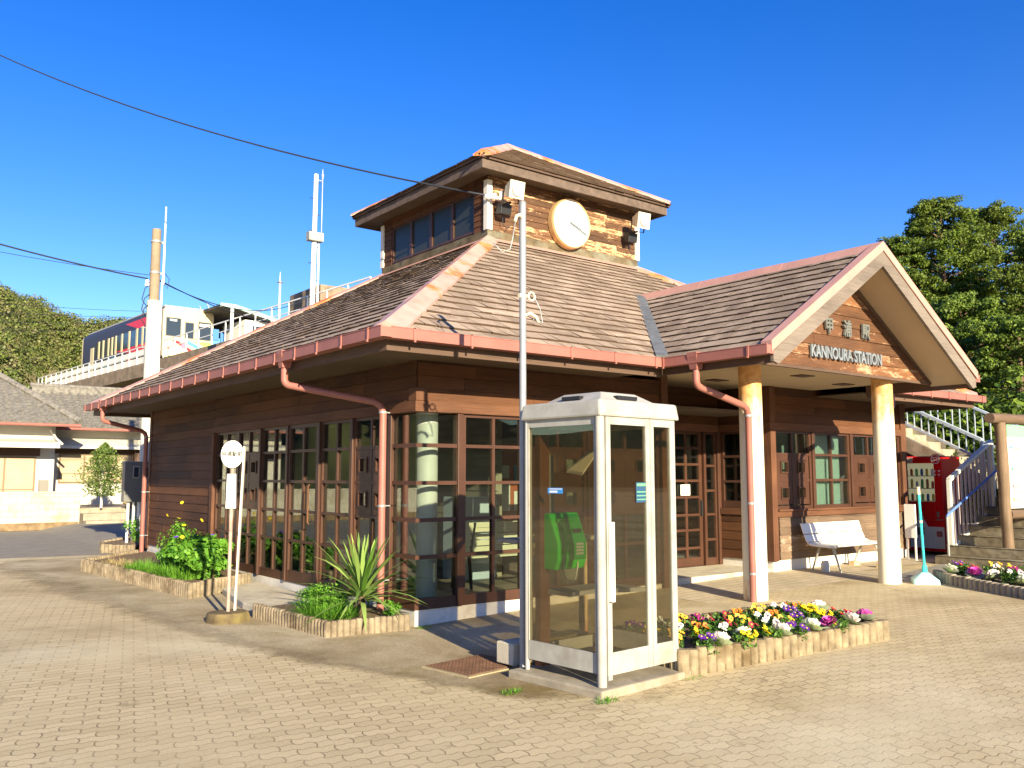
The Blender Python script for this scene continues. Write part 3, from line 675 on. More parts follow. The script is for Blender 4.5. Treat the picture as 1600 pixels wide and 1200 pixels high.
# sloped soffit beneath the overhang and flat porch ceiling
GF = -1.98
for x in (PX0, PX1):
    s = 1 if x < PXR else -1
    P = [(x + s * .04, PF, ZE - .13), (PXR, PF, PZR - .17), (PXR, GF, PZR - .17), (x + s * .04, GF, ZE - .13)]
    mb = MB(); mb.prism(P, (0, 0, .02)); mb.build('gable_soffit', 'soffit', PRO)
m = MB(); m.box(PX0 + .06, PX1 - .06, GF, -.001, 3.035, 3.055); m.box(4.05, 6.36, -.001, .954, 3.035, 3.055); m.build('porch_ceiling', 'soffit', PRO)
for x, y in ((3.6, -1.2), (5.4, -1.3), (4.9, -.2), (6.9, -1.0)): m = MB(); m.box(x, x + .3, y, y + .2, 3.022, 3.034); m.build('ceiling_vent', 'darkwood', PRO)
m = MB(); m.box(PX0 + .02, PX0 + .06, PF + .0, E_, 2.88, 3.03); m.build('fascia', 'darkwood', PRO); m = MB(); m.box(PX1 - .06, PX1 - .02, PF, E_, 2.88, 3.03); m.build('fascia', 'darkwood', PRO)
gutter((PX0, PF - .05), (PX0, E_ + .0), PRO, n_out=(-1, 0, 0)); gutter((PX1, PF - .05), (PX1, E_), PRO, n_out=(1, 0, 0))
# gable face
FZ, FA, FX0, FX1 = 3.0, 4.33, 3.06, 7.54
def gclip(z):
    t = max(0, (z - FZ) / (FA - FZ)); return (FX0 + (PXR - FX0) * t, FX1 + (PXR - FX1) * t)
m = MB(); boards(m, 'x', GF, FX0, FX1, FZ, FA, bh=.148, seed=31, seg=1.3, clip=gclip)
m.add([(FX0, GF + .03, FZ), (FX1, GF + .03, FZ), (PXR, GF + .03, FA)], [(0, 1, 2)]); GFO = m.build('gable_wall', 'siding_gable', ST)
m = MB()
for x in (FX0, FX1):
    s = 1 if x < PXR else -1
    P = [(x - s * .12, GF - .05, FZ - .02), (x + s * .06, GF - .05, FZ - .02), (PXR, GF - .05, FA - .055), (PXR, GF - .05, FA + .055)]
    m.prism(P if s < 0 else P[::-1], (0, .05, 0))
m.build('gable_trim', 'darkwood', ST)
m = MB(); m.box(FX0, FX1, GF - .03, GF + .02, 2.96, FZ - .001); m.build('gable_trim', 'darkwood', ST)
Mx = lambda x, z, y=GF - .05: frameM((x, y, z), (1, 0, 0), (0, 0, 1))
for ch, x in (('甲', 4.92), ('浦', 5.34), ('駅', 5.78)): t = MB(); text_mb(t, ch, .225, .014, Mx(x + .01, 3.55), sx=.84, wt=.006); sg = t.build('sign_lettering', plain('grey_metal_letters', (.15, .155, .145), .6, .1, var=.2), GFO); 
t = MB(); text_mb(t, 'KANNOURA STATION', .215, .014, Mx(5.33, 3.20), sx=.76, wt=.006)
sg = t.build('sign_lettering', plain('pale_metal_letters', (.20, .225, .25), .6, .1, var=.2), GFO)
# ------------------------------------------------------------------ tower
m = MB()
zb, zw = 5.86, 6.86
boards(m, 'x', TW0, TW0, TW1, zb, zw, bh=.105, seed=41, seg=1.1); TWF = m.build('tower_wall', 'siding_peel', ST)
m = MB(); boards(m, 'y', TW0, TW0, 3.98, zb, zw, bh=.105, seed=42); boards(m, 'y', TW0, 6.86, TW1, zb, zw, bh=.105, seed=43); boards(m, 'y', TW0, 3.98, 6.86, 6.62, zw, bh=.105, seed=44); m.build('tower_wall', 'siding', ST)
m = MB(); m.box(TW0 + .01, TW1, TW0 + .01, TW0 + .1, ZT, 6.95); m.box(TW1 - .1, TW1, TW0 + .1, TW1, ZT, 6.95); m.box(TW0 + .01, TW1 - .1, TW1 - .1, TW1, ZT, 6.95)
m.box(TW0 + .01, TW0 + .1, TW0 + .1, TW1 - .1, ZT, 5.88); m.box(TW0 + .01, TW0 + .1, TW0 + .1, 3.98, 5.88, 6.95); m.box(TW0 + .01, TW0 + .1, 6.86, TW1 - .1, 5.88, 6.95); m.box(TW0 + .01, TW0 + .1, 3.98, 6.86, 6.62, 6.95); m.box(TW0 + .6, TW0 + .65, TW0 + .1, TW1 - .1, ZT, 6.9)
m.build('wall_core', 'darkroom', ST)
m = MB(); tb = plain('stained_skirt_board', (.12, .09, .05), .8, var=.5, nscale=4, dirt=((.24, .25, .19), .7))
m.box(TW0 - .02, TW1 + .02, TW0 - .02, TW0 + .01, ZT - .02, zb); m.box(TW0 - .02, TW0 + .01, TW0 + .01, TW1 + .02, ZT - .02, zb); m.build('skirt_board', tb, ST)
for x, y in ((TW0 - .045, TW0 - .045), (TW1 - .06, TW0 - .045), (TW0 - .045, TW1 - .07)): m = MB(); m.box(x, x + .11, y, y + .11, zb + .0, 6.74); m.build('corner_board', 'palewood', ST)
for k in range(4):
    a = 3.98 + k * .72; w = window('y', TW0 + .0, a, a + .72, 5.89, 6.62, 1, [], nm='tower_window', glassm=plain('tower_pane', (.03, .034, .028), .3, spec=.25), fw=.045, bottom=.045, dpt=.06)
# tower roof
TE0, TE1, TZ, TA = 3.12, 7.70, 6.97, 8.30
tc = [(TE0, TE0), (TE1, TE0), (TE1, TE1), (TE0, TE1)]; cx = (TE0 + TE1) / 2
m = MB()
for i in range(4):
    j = (i + 1) % 4; m.add([(*tc[i], TZ), (*tc[j], TZ), (cx, cx, TA)], [(0, 1, 2)]); m.add([(*tc[i], TZ), (*tc[j], TZ), (*tc[j], TZ - .05), (*tc[i], TZ - .05)], [(3, 2, 1, 0)])
TR = m.build('tower_roof', 'darkwood', ST)
for i in range(4):
    j = (i + 1) % 4; a, b = Vector((*tc[i], TZ)), Vector((*tc[j], TZ)); L = (b - a).length; U = (b - a) / L; ap_ = Vector((cx, cx, TA)); V = (ap_ - a) - U * (ap_ - a).dot(U); vl = V.length
    shingle_plane('shingles', a, U, V, vl, lambda v, L=L, vl=vl: (L / 2 * v / vl, L - L / 2 * v / vl), seed=50 + i, parent=TR)
    hipcap((*tc[i], TZ + .05), (cx, cx, TA + .052), .30, TR, drop=.36)
m = MB(); q = .07
m.box(TE0 + q, TE1 - q, TE0 + q, TW0 - .001, 6.83, 6.85); m.box(TE0 + q, TW0 - .001, TW0, TE1 - q, 6.83, 6.85); m.box(TW1 + .001, TE1 - q, TW0, TE1 - q, 6.83, 6.85); m.box(TW0, TW1, TW1 + .001, TE1 - q, 6.83, 6.85)
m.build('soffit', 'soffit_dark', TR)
m = MB(); q = .04
m.box(TE0 + q, TE1 - q, TE0 + q, TE0 + q + .035, 6.76, 6.93); m.box(TE0 + q, TE0 + q + .035, TE0 + q + .035, TE1 - q, 6.76, 6.93); m.box(TE1 - q - .035, TE1 - q, TE0 + q + .035, TE1 - q, 6.76, 6.93); m.box(TE0 + q + .035, TE1 - q - .035, TE1 - q - .035, TE1 - q, 6.76, 6.93)
m.build('fascia', plain('weathered_fascia', (.12, .085, .065), .8, var=.3, nscale=7), TR)
# downspouts
def downspout(box_at, wall_at, zt, z0, nm='downspout', dirn=None, rad=.042):
    bx, by = box_at; wx, wy = wall_at
    mb = MB(); mb.prism([(bx - .075, by - .075, zt), (bx + .075, by - .075, zt), (bx + .075, by + .075, zt), (bx - .075, by + .075, zt)], (0, 0, -.05))
    mb.add([(bx - .075, by - .075, zt - .05), (bx + .075, by - .075, zt - .05), (bx + .075, by + .075, zt - .05), (bx - .075, by + .075, zt - .05), (bx - .05, by - .05, zt - .2), (bx + .05, by - .05, zt - .2), (bx + .05, by + .05, zt - .2), (bx - .05, by + .05, zt - .2)],
           [(0, 1, 5, 4), (1, 2, 6, 5), (2, 3, 7, 6), (3, 0, 4, 7), (4, 5, 6, 7)])
    z1 = zt - .33; d = Vector((wx - bx, wy - by, 0)); L = d.length; dn = d.normalized(); zd = z1 - .10 - L * .16
    pts = [(bx, by, zt - .19), (bx, by, z1 + .03)]
    for k in range(5): a = R(18 * k); pts.append(Vector((bx, by, z1 - .06)) + dn * (.09 * (1 - math.cos(a))) + Vector((0, 0, -.08 * math.sin(a) + .06)))
    pts.append(Vector((wx, wy, zd)) - dn * .1 + Vector((0, 0, .015))); pts.append(Vector((wx, wy, zd)) - dn * .03 - Vector((0, 0, .03))); pts += [(wx, wy, zd - .11), (wx, wy, z0)]
    mb.tube(pts, rad, 14); o = mb.build(nm, 'gutter', ST, smooth='auto')
    c = MB()
    for z in (zd - .12, (zd + z0) / 2, z0 + .35):
        c.tube([(wx, wy, z), (wx, wy, z + .025)], rad + .006, 14); c.bar((wx + rad, wy, z + .012), (wx + .14, wy + .0, z + .012), .02, .012)
    c.build('pipe_clip', 'galv', o); return o
downspout((-1.01, 1.3), (-.13, .33 + .2), 3.09, .1)
downspout((-1.01, 9.9), (-.13, 10.1), 3.09, .1)
downspout((2.89, -1.55), (3.92, -1.50), 3.09, .08)
downspout((7.72, -1.30), (6.86, -1.62), 3.09, .15)
# ------------------------------------------------------------------ clock and floodlights
CK = thing('wall_clock', 'large round white wall clock with thin gold rim on the clock tower', 'clock', (5.385, 3.555, 6.255))
def disc_y(mb, c, r, y0, y1, n=48, m=0):
    P = [(c[0] + r * math.cos(math.tau * k / n), y0, c[1] + r * math.sin(math.tau * k / n)) for k in range(n)]; mb.prism(P[::-1] if y1 < y0 else P, (0, y1 - y0, 0), m)
m = MB(); n = 48; prof = [(.435, -.13), (.452, -.135), (.468, -.10), (.468, 0), (.40, 0)]
for i in range(len(prof) - 1):
    for k in range(n):
        a, b = math.tau * k / n, math.tau * (k + 1) / n; (r0, y0), (r1, y1) = prof[i], prof[i + 1]
        m.add([(r0 * math.cos(a), y0, r0 * math.sin(a)), (r0 * math.cos(b), y0, r0 * math.sin(b)), (r1 * math.cos(b), y1, r1 * math.sin(b)), (r1 * math.cos(a), y1, r1 * math.sin(a))], [(0, 1, 2, 3)])
m.build('rim', plain('gold_rim', (.62, .42, .20), .4, .3), CK, smooth='auto')
m = MB(); disc_y(m, (0, 0), .45, -.02, -.115); m.build('face', plain('clock_face', (.70, .69, .66), .35), CK)
for k in range(12):
    m = MB(); a = math.tau * k / 12; m.bar((.375 * math.sin(a), -.118, .375 * math.cos(a)), (.405 * math.sin(a), -.118, .405 * math.cos(a)), .008 if k % 3 else .016, .003, (0, 1, 0)); m.build('hour_mark', plain('pale_marks', (.60, .60, .58), .5), CK)
for nm, (ex, ez), w in (('minute_hand', (.37, -.165), .026), ('hour_hand', (.23, -.09), .042)):
    m = MB(); d = Vector((ex, 0, ez)); m.bar(Vector((0, -.125 - (.006 if nm[0] == 'm' else 0), 0)) - d * .12, Vector((0, -.125 - (.006 if nm[0] == 'm' else 0), 0)) + d, w, .004, (0, 1, 0)); m.build(nm, plain('clock_hand', (.16, .18, .19), .4), CK)
def floodlight(loc, label, az):
    t = thing('floodlight', label, 'floodlight', loc, az, 'floodlights on the clock tower')
    m = MB(); a, b = .075, .15
    V_ = [(-a, .0, -a), (a, .0, -a), (a, .0, a), (-a, .0, a), (-b, -.24, -b), (b, -.24, -b), (b, -.24, b), (-b, -.24, b)]
    m.add(V_, [(3, 2, 1, 0), (0, 1, 5, 4), (1, 2, 6, 5), (2, 3, 7, 6), (3, 0, 4, 7)]); m.box(-b, b, -.27, -.24, -b, b); o = m.build('housing', 'cream', t, bevel=.006)
    m = MB(); disc_y(m, (0, 0), .105, -.265, -.285, 24); m.build('lens', plain('lamp_lens', (.75, .74, .68), .12, .2), t)
    m = MB(); m.tube([(.11 * math.cos(x), -.285, .11 * math.sin(x)) for x in [math.tau * k / 24 for k in range(25)]], .008, 6); m.build('lens_ring', 'alu', t)
    m = MB(); m.bar((-.16, -.1, 0), (-.16, -.1, -.2), .03, .008); m.bar((.16, -.1, 0), (.16, -.1, -.2), .03, .008); m.bar((-.165, -.1, -.2), (.165, -.1, -.2), .03, .008); m.bar((0, -.1, -.2), (0, .2, -.24), .035, .03); m.build('bracket', 'black', t)
    m = MB(); m.box(-.11, .11, -.0, .16, -.40, -.22); m.build('ballast_box', 'black', t, bevel=.01)
    m = MB(); m.tube([(0, .1, -.38), (.02, .1, -.55), (.12, .12, -.62), (.2, .13, -.55)], .007, 6); m.build('cable', 'cable', t); return t
floodlight((3.79, 3.27, 6.50), 'square floodlight at the left corner of the clock tower, beside the cable bracket', R(-2)).rotation_euler.x = R(10)
floodlight((6.87, 3.27, 6.52), 'square floodlight at the right corner of the clock tower', R(-4)).rotation_euler.x = R(10)
# ------------------------------------------------------------------ phone booth
BA = R(4.2); BZ = .07
slab = MB(); P = [(-.10, -.09), (1.0, -.09), (1.02, .93), (-.12, .93)]
slab.prism([(x, y, -.06) for x, y in P], (0, 0, .125)); PS = slab.build('concrete_pad', 'conc', bevel=.015, loc=(-.47, -3.44, 0), rot=(0, 0, BA)); tag(PS, 'mossy concrete pad under the glass phone booth', 'concrete pad')
B = thing('phone_booth', 'glass telephone booth with white metal frame and vented roof', 'phone booth', (-.47, -3.44, .068), BA)
BW, BD = .90, .82
m = MB(); m.tube([(.0, .0, -.0), (0, 0, 2.03)], .036, 20); m.build('post', 'offwhite', B, smooth='auto')
for x, y, r in ((0, BD, .020), (BW, 0, .018), (BW, BD, .02)):
    m = MB(); m.tube([(x, y, 0), (x, y, 2.03)], r, 14); m.build('post', 'alu' if x == 0 else 'offwhite', B, smooth='auto')
# roof
m = MB(); o1 = .045; z0, z1 = 2.03, 2.165
lo = [(-o1, -o1), (BW + o1, -o1), (BW + o1, BD + o1), (-o1, BD + o1)]; hi = [(-.028, -.028), (BW + .028, -.028), (BW + .028, BD + .028), (-.028, BD + .028)]
m.add([(x, y, z0) for x, y in lo] + [(x, y, z1) for x, y in hi], [(3, 2, 1, 0), (4, 5, 6, 7), (0, 1, 5, 4), (1, 2, 6, 5), (2, 3, 7, 6), (3, 0, 4, 7)])
m.build('roof', 'offwhite', B, bevel=.018)
m = MB(); a = [(.10, .08), (BW - .10, .08), (BW - .10, BD - .08), (.10, BD - .08)]; b = [(.24, .20), (BW - .24, .20), (BW - .24, BD - .20), (.24, BD - .20)]
m.add([(x, y, z1 + .001) for x, y in a] + [(x, y, z1 + .085) for x, y in b], [(4, 5, 6, 7), (0, 1, 5, 4), (1, 2, 6, 5), (2, 3, 7, 6), (3, 0, 4, 7)]); m.build('roof_vent', 'offwhite', B, bevel=.008)
for (p, q) in (((.32, .115, z1 + .036), (.56, .115, z1 + .036)), ((.135, .32, z1 + .036), (.135, .52, z1 + .036))):
    m = MB(); m.bar(p, q, .05, .03); m.build('vent_slot', 'black', B)
def booth_panel(nm, p0, p1, zb, zt, rail, stile, bay=None, glassm='booth_glass', th=.028, handle=False):
    """frame panel standing between two plan points"""
    p0, p1 = Vector((*p0, 0)), Vector((*p1, 0)); d = (p1 - p0).normalized(); n = Vector((-d.y, d.x, 0)); L = (p1 - p0).length
    def bx(mb, a0, a1, z0, z1, t0=-th / 2, t1=th / 2):
        mb.add([p0 + d * a + n * t + Vector((0, 0, z)) for z in (z0, z1) for a, t in ((a0, t0), (a1, t0), (a1, t1), (a0, t1))], [(0, 3, 2, 1), (4, 5, 6, 7), (0, 1, 5, 4), (1, 2, 6, 5), (2, 3, 7, 6), (3, 0, 4, 7)])
    f = MB(); bx(f, 0, stile, zb, zt); bx(f, L - stile, L, zb, zt); bx(f, stile, L - stile, zb, zb + rail, -th / 2 + .002, th / 2 - .002); bx(f, stile, L - stile, zt - .06, zt, -th / 2 + .002, th / 2 - .002)
    o = f.build(nm, 'offwhite' if rail > .1 else 'alu', B); g = MB(); bx(g, stile, L - stile, zb + rail, zt - .06, -.003, .003); g.build('pane', glassm, o); return o, bx
p, bx = booth_panel('side_panel', (.0, .04), (.0, BD - .02), .09, 2.03, .15, .012)
st = MB(); bx(st, .36, .53, 1.43, 1.475, .004, .0055); s_ = st.build('sticker', plain('blue_sticker', (.04, .25, .62), .5), p)
st = MB(); bx(st, .42, .51, 1.437, 1.452, .0056, .0064); bx(st, .37, .51, 1.463, 1.469, .0056, .0064); st.build('sticker_text', 'white', s_)
booth_panel('back_panel', (.02, BD), (BW - .02, BD), .09, 2.03, .10, .02)
booth_panel('side_panel', (BW, .02), (BW, BD - .02), .09, 2.03, .15, .02)
p, bx = booth_panel('door', (.045, -.008), (.575, -.008), .075, 2.03, .165, .052)
h = MB(); bx(h, .012, .048, .62, 1.22, -.055, -.015); h.build('handle', 'white', p, bevel=.006)
h = MB(); bx(h, .36, .50, 1.36, 1.52, -.006, -.0045); s_ = h.build('sticker', plain('dark_sticker', (.03, .08, .16), .5), p)
h = MB()
for k in range(3): bx(h, .37, .49, 1.38 + k * .03, 1.388 + k * .03, -.0072, -.0062)
bx(h, .37, .49, 1.49, 1.51, -.0072, -.0062); h.build('sticker_text', plain('sticker_green', (.15, .45, .2), .5), s_)
h = MB(); bx(h, -.0, .05, .04, .075); h.build('door_foot', 'galv', p)
p, bx = booth_panel('door', (.580, -.008), (.88, -.008), .075, 2.03, .165, .045)
m = MB(); m.box(.05, .16, BD - .10, BD - .04, .03, 2.0); m.build('backboard', 'beam_v', B)
m = MB(); m.box(.165, .22, BD - .09, BD - .05, .95, 1.75); m.build('conduit_cover', plain('grey_conduit', (.28, .26, .22), .6), B)
m = MB(); m.prism([(.14, BD - .04, 0), (BW - .03, BD - .04, 0), (BW - .03, .30, 0), (BW - .2, .36, 0), (.5, .50, 0), (.14, .46, 0)], (0, 0, .035)); m.build('shelf', plain('booth_shelf', (.30, .30, .29), .5, var=.15), B, loc=(0, 0, .60))
m = MB(); m.add([(.42, BD - .06, 1.62), (.66, BD - .06, 1.78), (.60, BD - .30, 1.84), (.36, BD - .30, 1.60), (.42, BD - .04, 1.60), (.66, BD - .04, 1.76), (.60, BD - .29, 1.815), (.36, BD - .29, 1.575)], [(0, 1, 2, 3), (7, 6, 5, 4), (0, 4, 5, 1), (1, 5, 6, 2), (2, 6, 7, 3), (3, 7, 4, 0)]); m.build('tilted_notice_board', 'cream', B)
# payphone
T = thing('payphone', 'bright green payphone with handset and coiled cord inside the glass booth', 'payphone', B.matrix_basis @ Vector((.36, BD - .05, .80)) if False else (-.47 + .27 * math.cos(BA) - (BD - .06) * math.sin(BA), -3.44 + .27 * math.sin(BA) + (BD - .06) * math.cos(BA), .87), BA)
m = MB(); m.prism([(-.17, 0, 0), (-.17, -.16, 0), (-.17, -.20, .08), (-.17, -.20, .22), (-.17, -.10, .46), (-.17, 0, .46)], (.34, 0, 0)); m.build('body', 'green', T, bevel=.014)
m = MB(); m.prism([(.0, -.163, .03), (.0, -.208, .09), (.0, -.208, .215), (.0, -.110, .45), (.0, -.10, .45), (.0, -.15, .1)], (.155, 0, 0)); m.build('front_plate', 'dgreen', T, bevel=.005)
m = MB()
for i in range(4):
    for j in range(3): z = .12 + i * .026; m.box(.03 + j * .03, .052 + j * .03, -.216, -.208, z, z + .018)
m.build('keypad', 'alu', T)
m = MB(); m.box(.03, .13, -.175, -.165, .28, .33); m.build('display', 'black', T)
m = MB(); x = -.10
m.tube([(x, -.20, .14), (x, -.235, .18), (x, -.235, .34), (x, -.17, .40)], [.022, .019, .019, .022], 12); m.lathe([(.001, 0), (.034, .006), (.036, .03), (.02, .04)], (x, -.19, .10), 14); m.lathe([(.001, 0), (.034, .006), (.036, .03), (.02, .04)], (x, -.16, .385), 14)
m.build('handset', 'green', T, smooth='auto')
m = MB(); m.tube([(-.10, -.2, .1), (-.12, -.21, -.02), (-.06, -.2, -.10), (.03, -.2, -.08), (.07, -.19, .03), (.08, -.18, .12)], .0065, 7); m.build('cord', 'alu', T, smooth=True)
m = MB(); m.box(-.15, -.08, -.171, -.16, .02, .06); m.build('coin_return', 'alu', T)
# things behind the booth
m = MB(); m.tube([(0, 0, 0), (0, 0, .78)], .028, 12); 
RP = m.build('rusty_post', 'rust', smooth='auto', loc=(.60, -2.35, .0)); tag(RP, 'short round post with orange rust just behind the booth door', 'post')
t = thing('outdoor_ledge', 'grey board ledge on a rust-stained square post behind the phone booth', 'ledge', (.10, -1.85, 0))
m = MB(); m.box(-.03, .03, -.03, .03, 0, 1.02); m.build('leg', plain('cream_rusted_post', (.62, .45, .25), .8, var=.4, nscale=5, dirt=((.40, .12, .04), .9)), t)
m = MB(); m.box(-.25, .75, -.15, .15, 1.02, 1.06); m.build('board', 'conc', t, bevel=.005)
m = MB(); m.box(.66, .72, -.03, .03, 0, 1.02); m.build('leg', plain('cream_rusted_post', (.6, .45, .25)), t)
m = MB(); m.box(-.46, .46, -.11, .11, 0.04, .22); o = m.build('concrete_block', 'conc_lt', bevel=.01, loc=(-.02, -2.22, .0), rot=(0, 0, .05)); tag(o, 'low pale concrete block behind the phone booth', 'concrete block')
m = MB(); m.box(-.4, .4, -.09, .09, 0, .04); m.build('block_foot', 'conc', o)
# grey pole beside the booth
t = thing('grey_pole', 'tall thin galvanised pole rising beside the phone booth', 'pole', (-.455, -2.47, 0))
m = MB(); m.tube([(0, 0, 0), (0, 0, 4.02)], .030, 16); m.lathe([(.031, 0), (.034, .01), (.02, .03)], (0, 0, 4.02), 16); m.build('shaft', 'galv', t, smooth='auto')
for z, s in ((3.88, -1), (3.02, 1)):
    m = MB(); m.tube([(0, 0, z), (.06 * s, -.03, z + .03), (.11 * s, -.05, z), (.13 * s, -.06, z - .05)], .014, 8); m.build('cable_hook', 'cream', t, smooth=True)
m = MB(); m.tube([(.035, -.02, 3.2 + .035 * math.sin(a)) if False else (.075 + .035 * math.cos(a), -.03, 3.2 + .035 * math.sin(a)) for a in [math.tau * k / 16 for k in range(17)]], .008, 6); m.tube([(.04, 0, 3.2), (-.04, 0, 3.2)], .02, 8); m.build('ring', 'cream', t)
m = MB(); m.tube([(-.12, -.05, 3.83), (-.15, -.05, 3.68), (-.17, -.04, 3.58), (-.24, -.02, 3.55), (-.32, 0, 3.62)], .005, 6); m.build('loose_wire', 'galv', t, smooth=True); m = MB(); m.tube([(.11, -.03, 3.19), (.17, -.03, 3.1), (.2, -.03, 2.98), (.1, -.02, 3.0)], .006, 6); m.build('loose_wire', 'galv', t, smooth=True)
# drain grate
t = thing('drain_cover', 'square rusty checkered steel drain cover set in the pavement', 'drain cover', (-.62, -2.02, .004), R(8))
m = MB(); m.box(-.36, .36, -.30, .30, 0, .010); m.build('surround', 'surround', t)
m = MB(); m.box(-.33, .33, -.27, .27, .0121, .018)
for i in range(16):
    for j in range(13):
        x, y = -.31 + i * .0413, -.25 + j * .0415; d = .012
        if (i + j) % 2: m.bar((x - d, y - d * .4, .019), (x + d, y + d * .4, .019), .008, .006)
        else: m.bar((x - d * .4, y + d, .019), (x + d * .4, y - d, .019), .008, .006)
m.build('plate', plain('rusty_plate', (.16, .085, .05), .7, var=.3), t)
m = MB(); m.add([(-.05, 0, .004), (-.01, -.022, .008), (.045, -.004, .016), (.0, .024, .010)], [(0, 1, 2, 3)]); o = m.build('fallen_leaf', plain('dry_leaf', (.16, .06, .03), .8), loc=tuple([-3.0, -4.9, .004])); tag(o, 'single dry brown leaf lying on the pavers at lower left', 'leaf')
# ------------------------------------------------------------------ bus stop
t = thing('bus_stop_sign', 'round white bus stop sign on a rusty pole with a concrete foot', 'bus stop sign', (-1.47, 1.62, 0))
m = MB(); random.seed(3)
pr = []
for k in range(28): pr.append((.215 * (1 + .06 * random.uniform(-1, 1)), 0))
o_ = len(m.v)
rings = [(0.0, 1.05), (.03, 1.04), (.085, 1.0), (.11, .93), (.115, .3), (.115, .01)]
for z, s in rings:
    for k in range(28): a = math.tau * k / 28; r = pr[k][0] * s; m.v.append((r * math.cos(a) * 1.05, r * math.sin(a), z))
for i in range(len(rings) - 1):
    for k in range(28): k2 = (k + 1) % 28; m.f.append((i * 28 + k, i * 28 + k2, (i + 1) * 28 + k2, (i + 1) * 28 + k)); m.m.append(0)
m.build('foot', plain('mossy_concrete', (.15, .11, .055), .95, var=.5, nscale=7, bump=.9, dirt=((.16, .13, .04), .9)), t, smooth='auto')
m = MB(); m.tube([(0, 0, .1), (.0, 0, 1.78)], .021, 12); m.build('pole', plain('flaking_pole', (.42, .30, .24), .7, var=.3, nscale=5, dirt=((.26, .06, .03), 1.)), t, smooth='auto')
# face looks toward the camera side
vd = Vector((-5.159 + 1.47, -8.394 - 1.62, 0)).normalized(); fa = math.atan2(vd.y, vd.x) + math.pi / 2 - R(16)
rt = Matrix.Rotation(fa, 4, 'Z'); hx = rt @ Vector((1, 0, 0)); nv = rt @ Vector((0, -1, 0))
m = MB(); P = [Vector((0, 0, 1.885)) + hx * .128 * math.cos(math.tau * k / 36) + Vector((0, 0, .158 * math.sin(math.tau * k / 36))) - nv * .0 for k in range(36)]
m.prism([p + nv * .022 for p in P][::-1], nv * .018); SD = m.build('sign_disc', 'white', t, bevel=.003)
m = MB(); text_mb(m, '甲浦駅前', .066, .002, frameM(Vector((.0, 0, 1.885)) + nv * .0435, hx, (0, 0, 1)), sx=.93, wt=.001); m.build('sign_text', plain('faded_black', (.03, .03, .03), .6), SD)
m = MB(); m.prism([Vector((0, 0, 1.27)) + hx * -.055 + nv * .024, Vector((0, 0, 1.27)) + hx * .06 + nv * .024, Vector((0, 0, 1.66)) + hx * .05 + nv * .024, Vector((0, 0, 1.66)) + hx * -.05 + nv * .024], nv * .012); m.build('timetable_board', 'white', t)
m = MB(); m.bar((0, 0, .09), (.065, .03, 1.98), .055, .02, (hx.x, hx.y, 0)); 
o = m.build('white_plank', 'palewood', bevel=.003, loc=(-1.375, 1.66, .0)); tag(o, 'weathered white plank leaning upright against the bus stop pole', 'plank')
# ------------------------------------------------------------------ planters (log-roll concrete edging)
def edging(name, label, cat, path, hgt, mat, rad=.045, soil=None, closed=False, base=0, zf=gh, sc=1.0):
    t = thing(name, label, cat, (path[0][0], path[0][1], 0)); ox, oy = path[0]; m = MB(); pts = []
    for i in range(len(path) - (0 if closed else 1)):
        a, b = path[i], path[(i + 1) % len(path)]; L = math.dist(a, b); n = max(1, round(L / (rad * 1.86)))
        for k in range(n): s = k / n; pts.append((a[0] + (b[0] - a[0]) * s, a[1] + (b[1] - a[1]) * s))
    if not closed: pts.append(path[-1])
    for (x, y) in pts:
        z = zf(x, y); r = rad * random.uniform(.96, 1.06); hh = hgt + random.uniform(-.006, .006)
        m.lathe([(r * 1.04, z - .03), (r, z + .02), (r, z + hh - .02), (r * .8, z + hh)], (x - ox, y - oy, 0), 10)
    # band between the stubs
    for i in range(len(path) - (0 if closed else 1)):
        a, b = path[i], path[(i + 1) % len(path)]; z = zf((a[0] + b[0]) / 2, (a[1] + b[1]) / 2)
        m.bar((a[0] - ox, a[1] - oy, z + hgt / 2 - .02), (b[0] - ox, b[1] - oy, z + hgt / 2 - .02), rad * .5, hgt - .05)
    m.build('edging', mat, t, smooth='auto')
    if soil:
        import bmesh
        bm = bmesh.new(); f = bm.faces.new([bm.verts.new((x - ox, y - oy, zf(x, y) + hgt * .72)) for x, y in soil]); 
        bmesh.ops.triangulate(bm, faces=bm.faces[:])
        bmesh.ops.subdivide_edges(bm, edges=bm.edges[:], cuts=5, use_grid_fill=True)
        for v in bm.verts: v.co.z += random.uniform(-.012, .02)
        for f in bm.faces:
            if f.normal.z < 0: f.normal_flip()
        me = bpy.data.meshes.new('soil'); bm.to_mesh(me); bm.free(); me.materials.append(M['soil']); s = bpy.data.objects.new('soil', me); COL.objects.link(s); s.parent = t
    return t
edge_l = plain('pale_log_edging', (.26, .205, .125), .95, var=.4, nscale=8, bump=.7, dirt=((.12, .08, .035), .95))
edge_d = plain('stained_log_edging', (.24, .19, .125), .95, var=.45, nscale=7, bump=.7, dirt=((.10, .065, .035), .95))
edging('flower_bed', 'rectangular flower bed edged with concrete mini logs in front of the porch', 'flower bed', [(.62, -2.3), (.45, -3.42), (2.98, -3.72), (3.1, -2.5)], .225, edge_l, .052, [(.62, -2.3), (.45, -3.42), (2.98, -3.72), (3.1, -2.5)], closed=True)
edging('flower_bed', 'curved flower bed edged with grey mini logs at the foot of the station stairs', 'flower bed', [(7.25, -2.1), (7.0, -2.45), (6.75, -2.95), (6.55, -3.45), (6.3, -4.0)], .17, 'conc', .05, [(7.25, -2.1), (7.0, -2.45), (6.75, -2.95), (6.55, -3.45), (6.3, -4.0), (8.6, -4.2), (9.3, -2.2)])
edging('planter_bed', 'small planting bed with ribbed log edging beside the corner window', 'planter', [(-.16, -.10), (-1.02, .03), (-1.12, 1.68)], .165, edge_d, .036, [(-.03, .1), (-.16, -.10), (-1.02, .03), (-1.12, 1.68), (-.03, 1.9)])
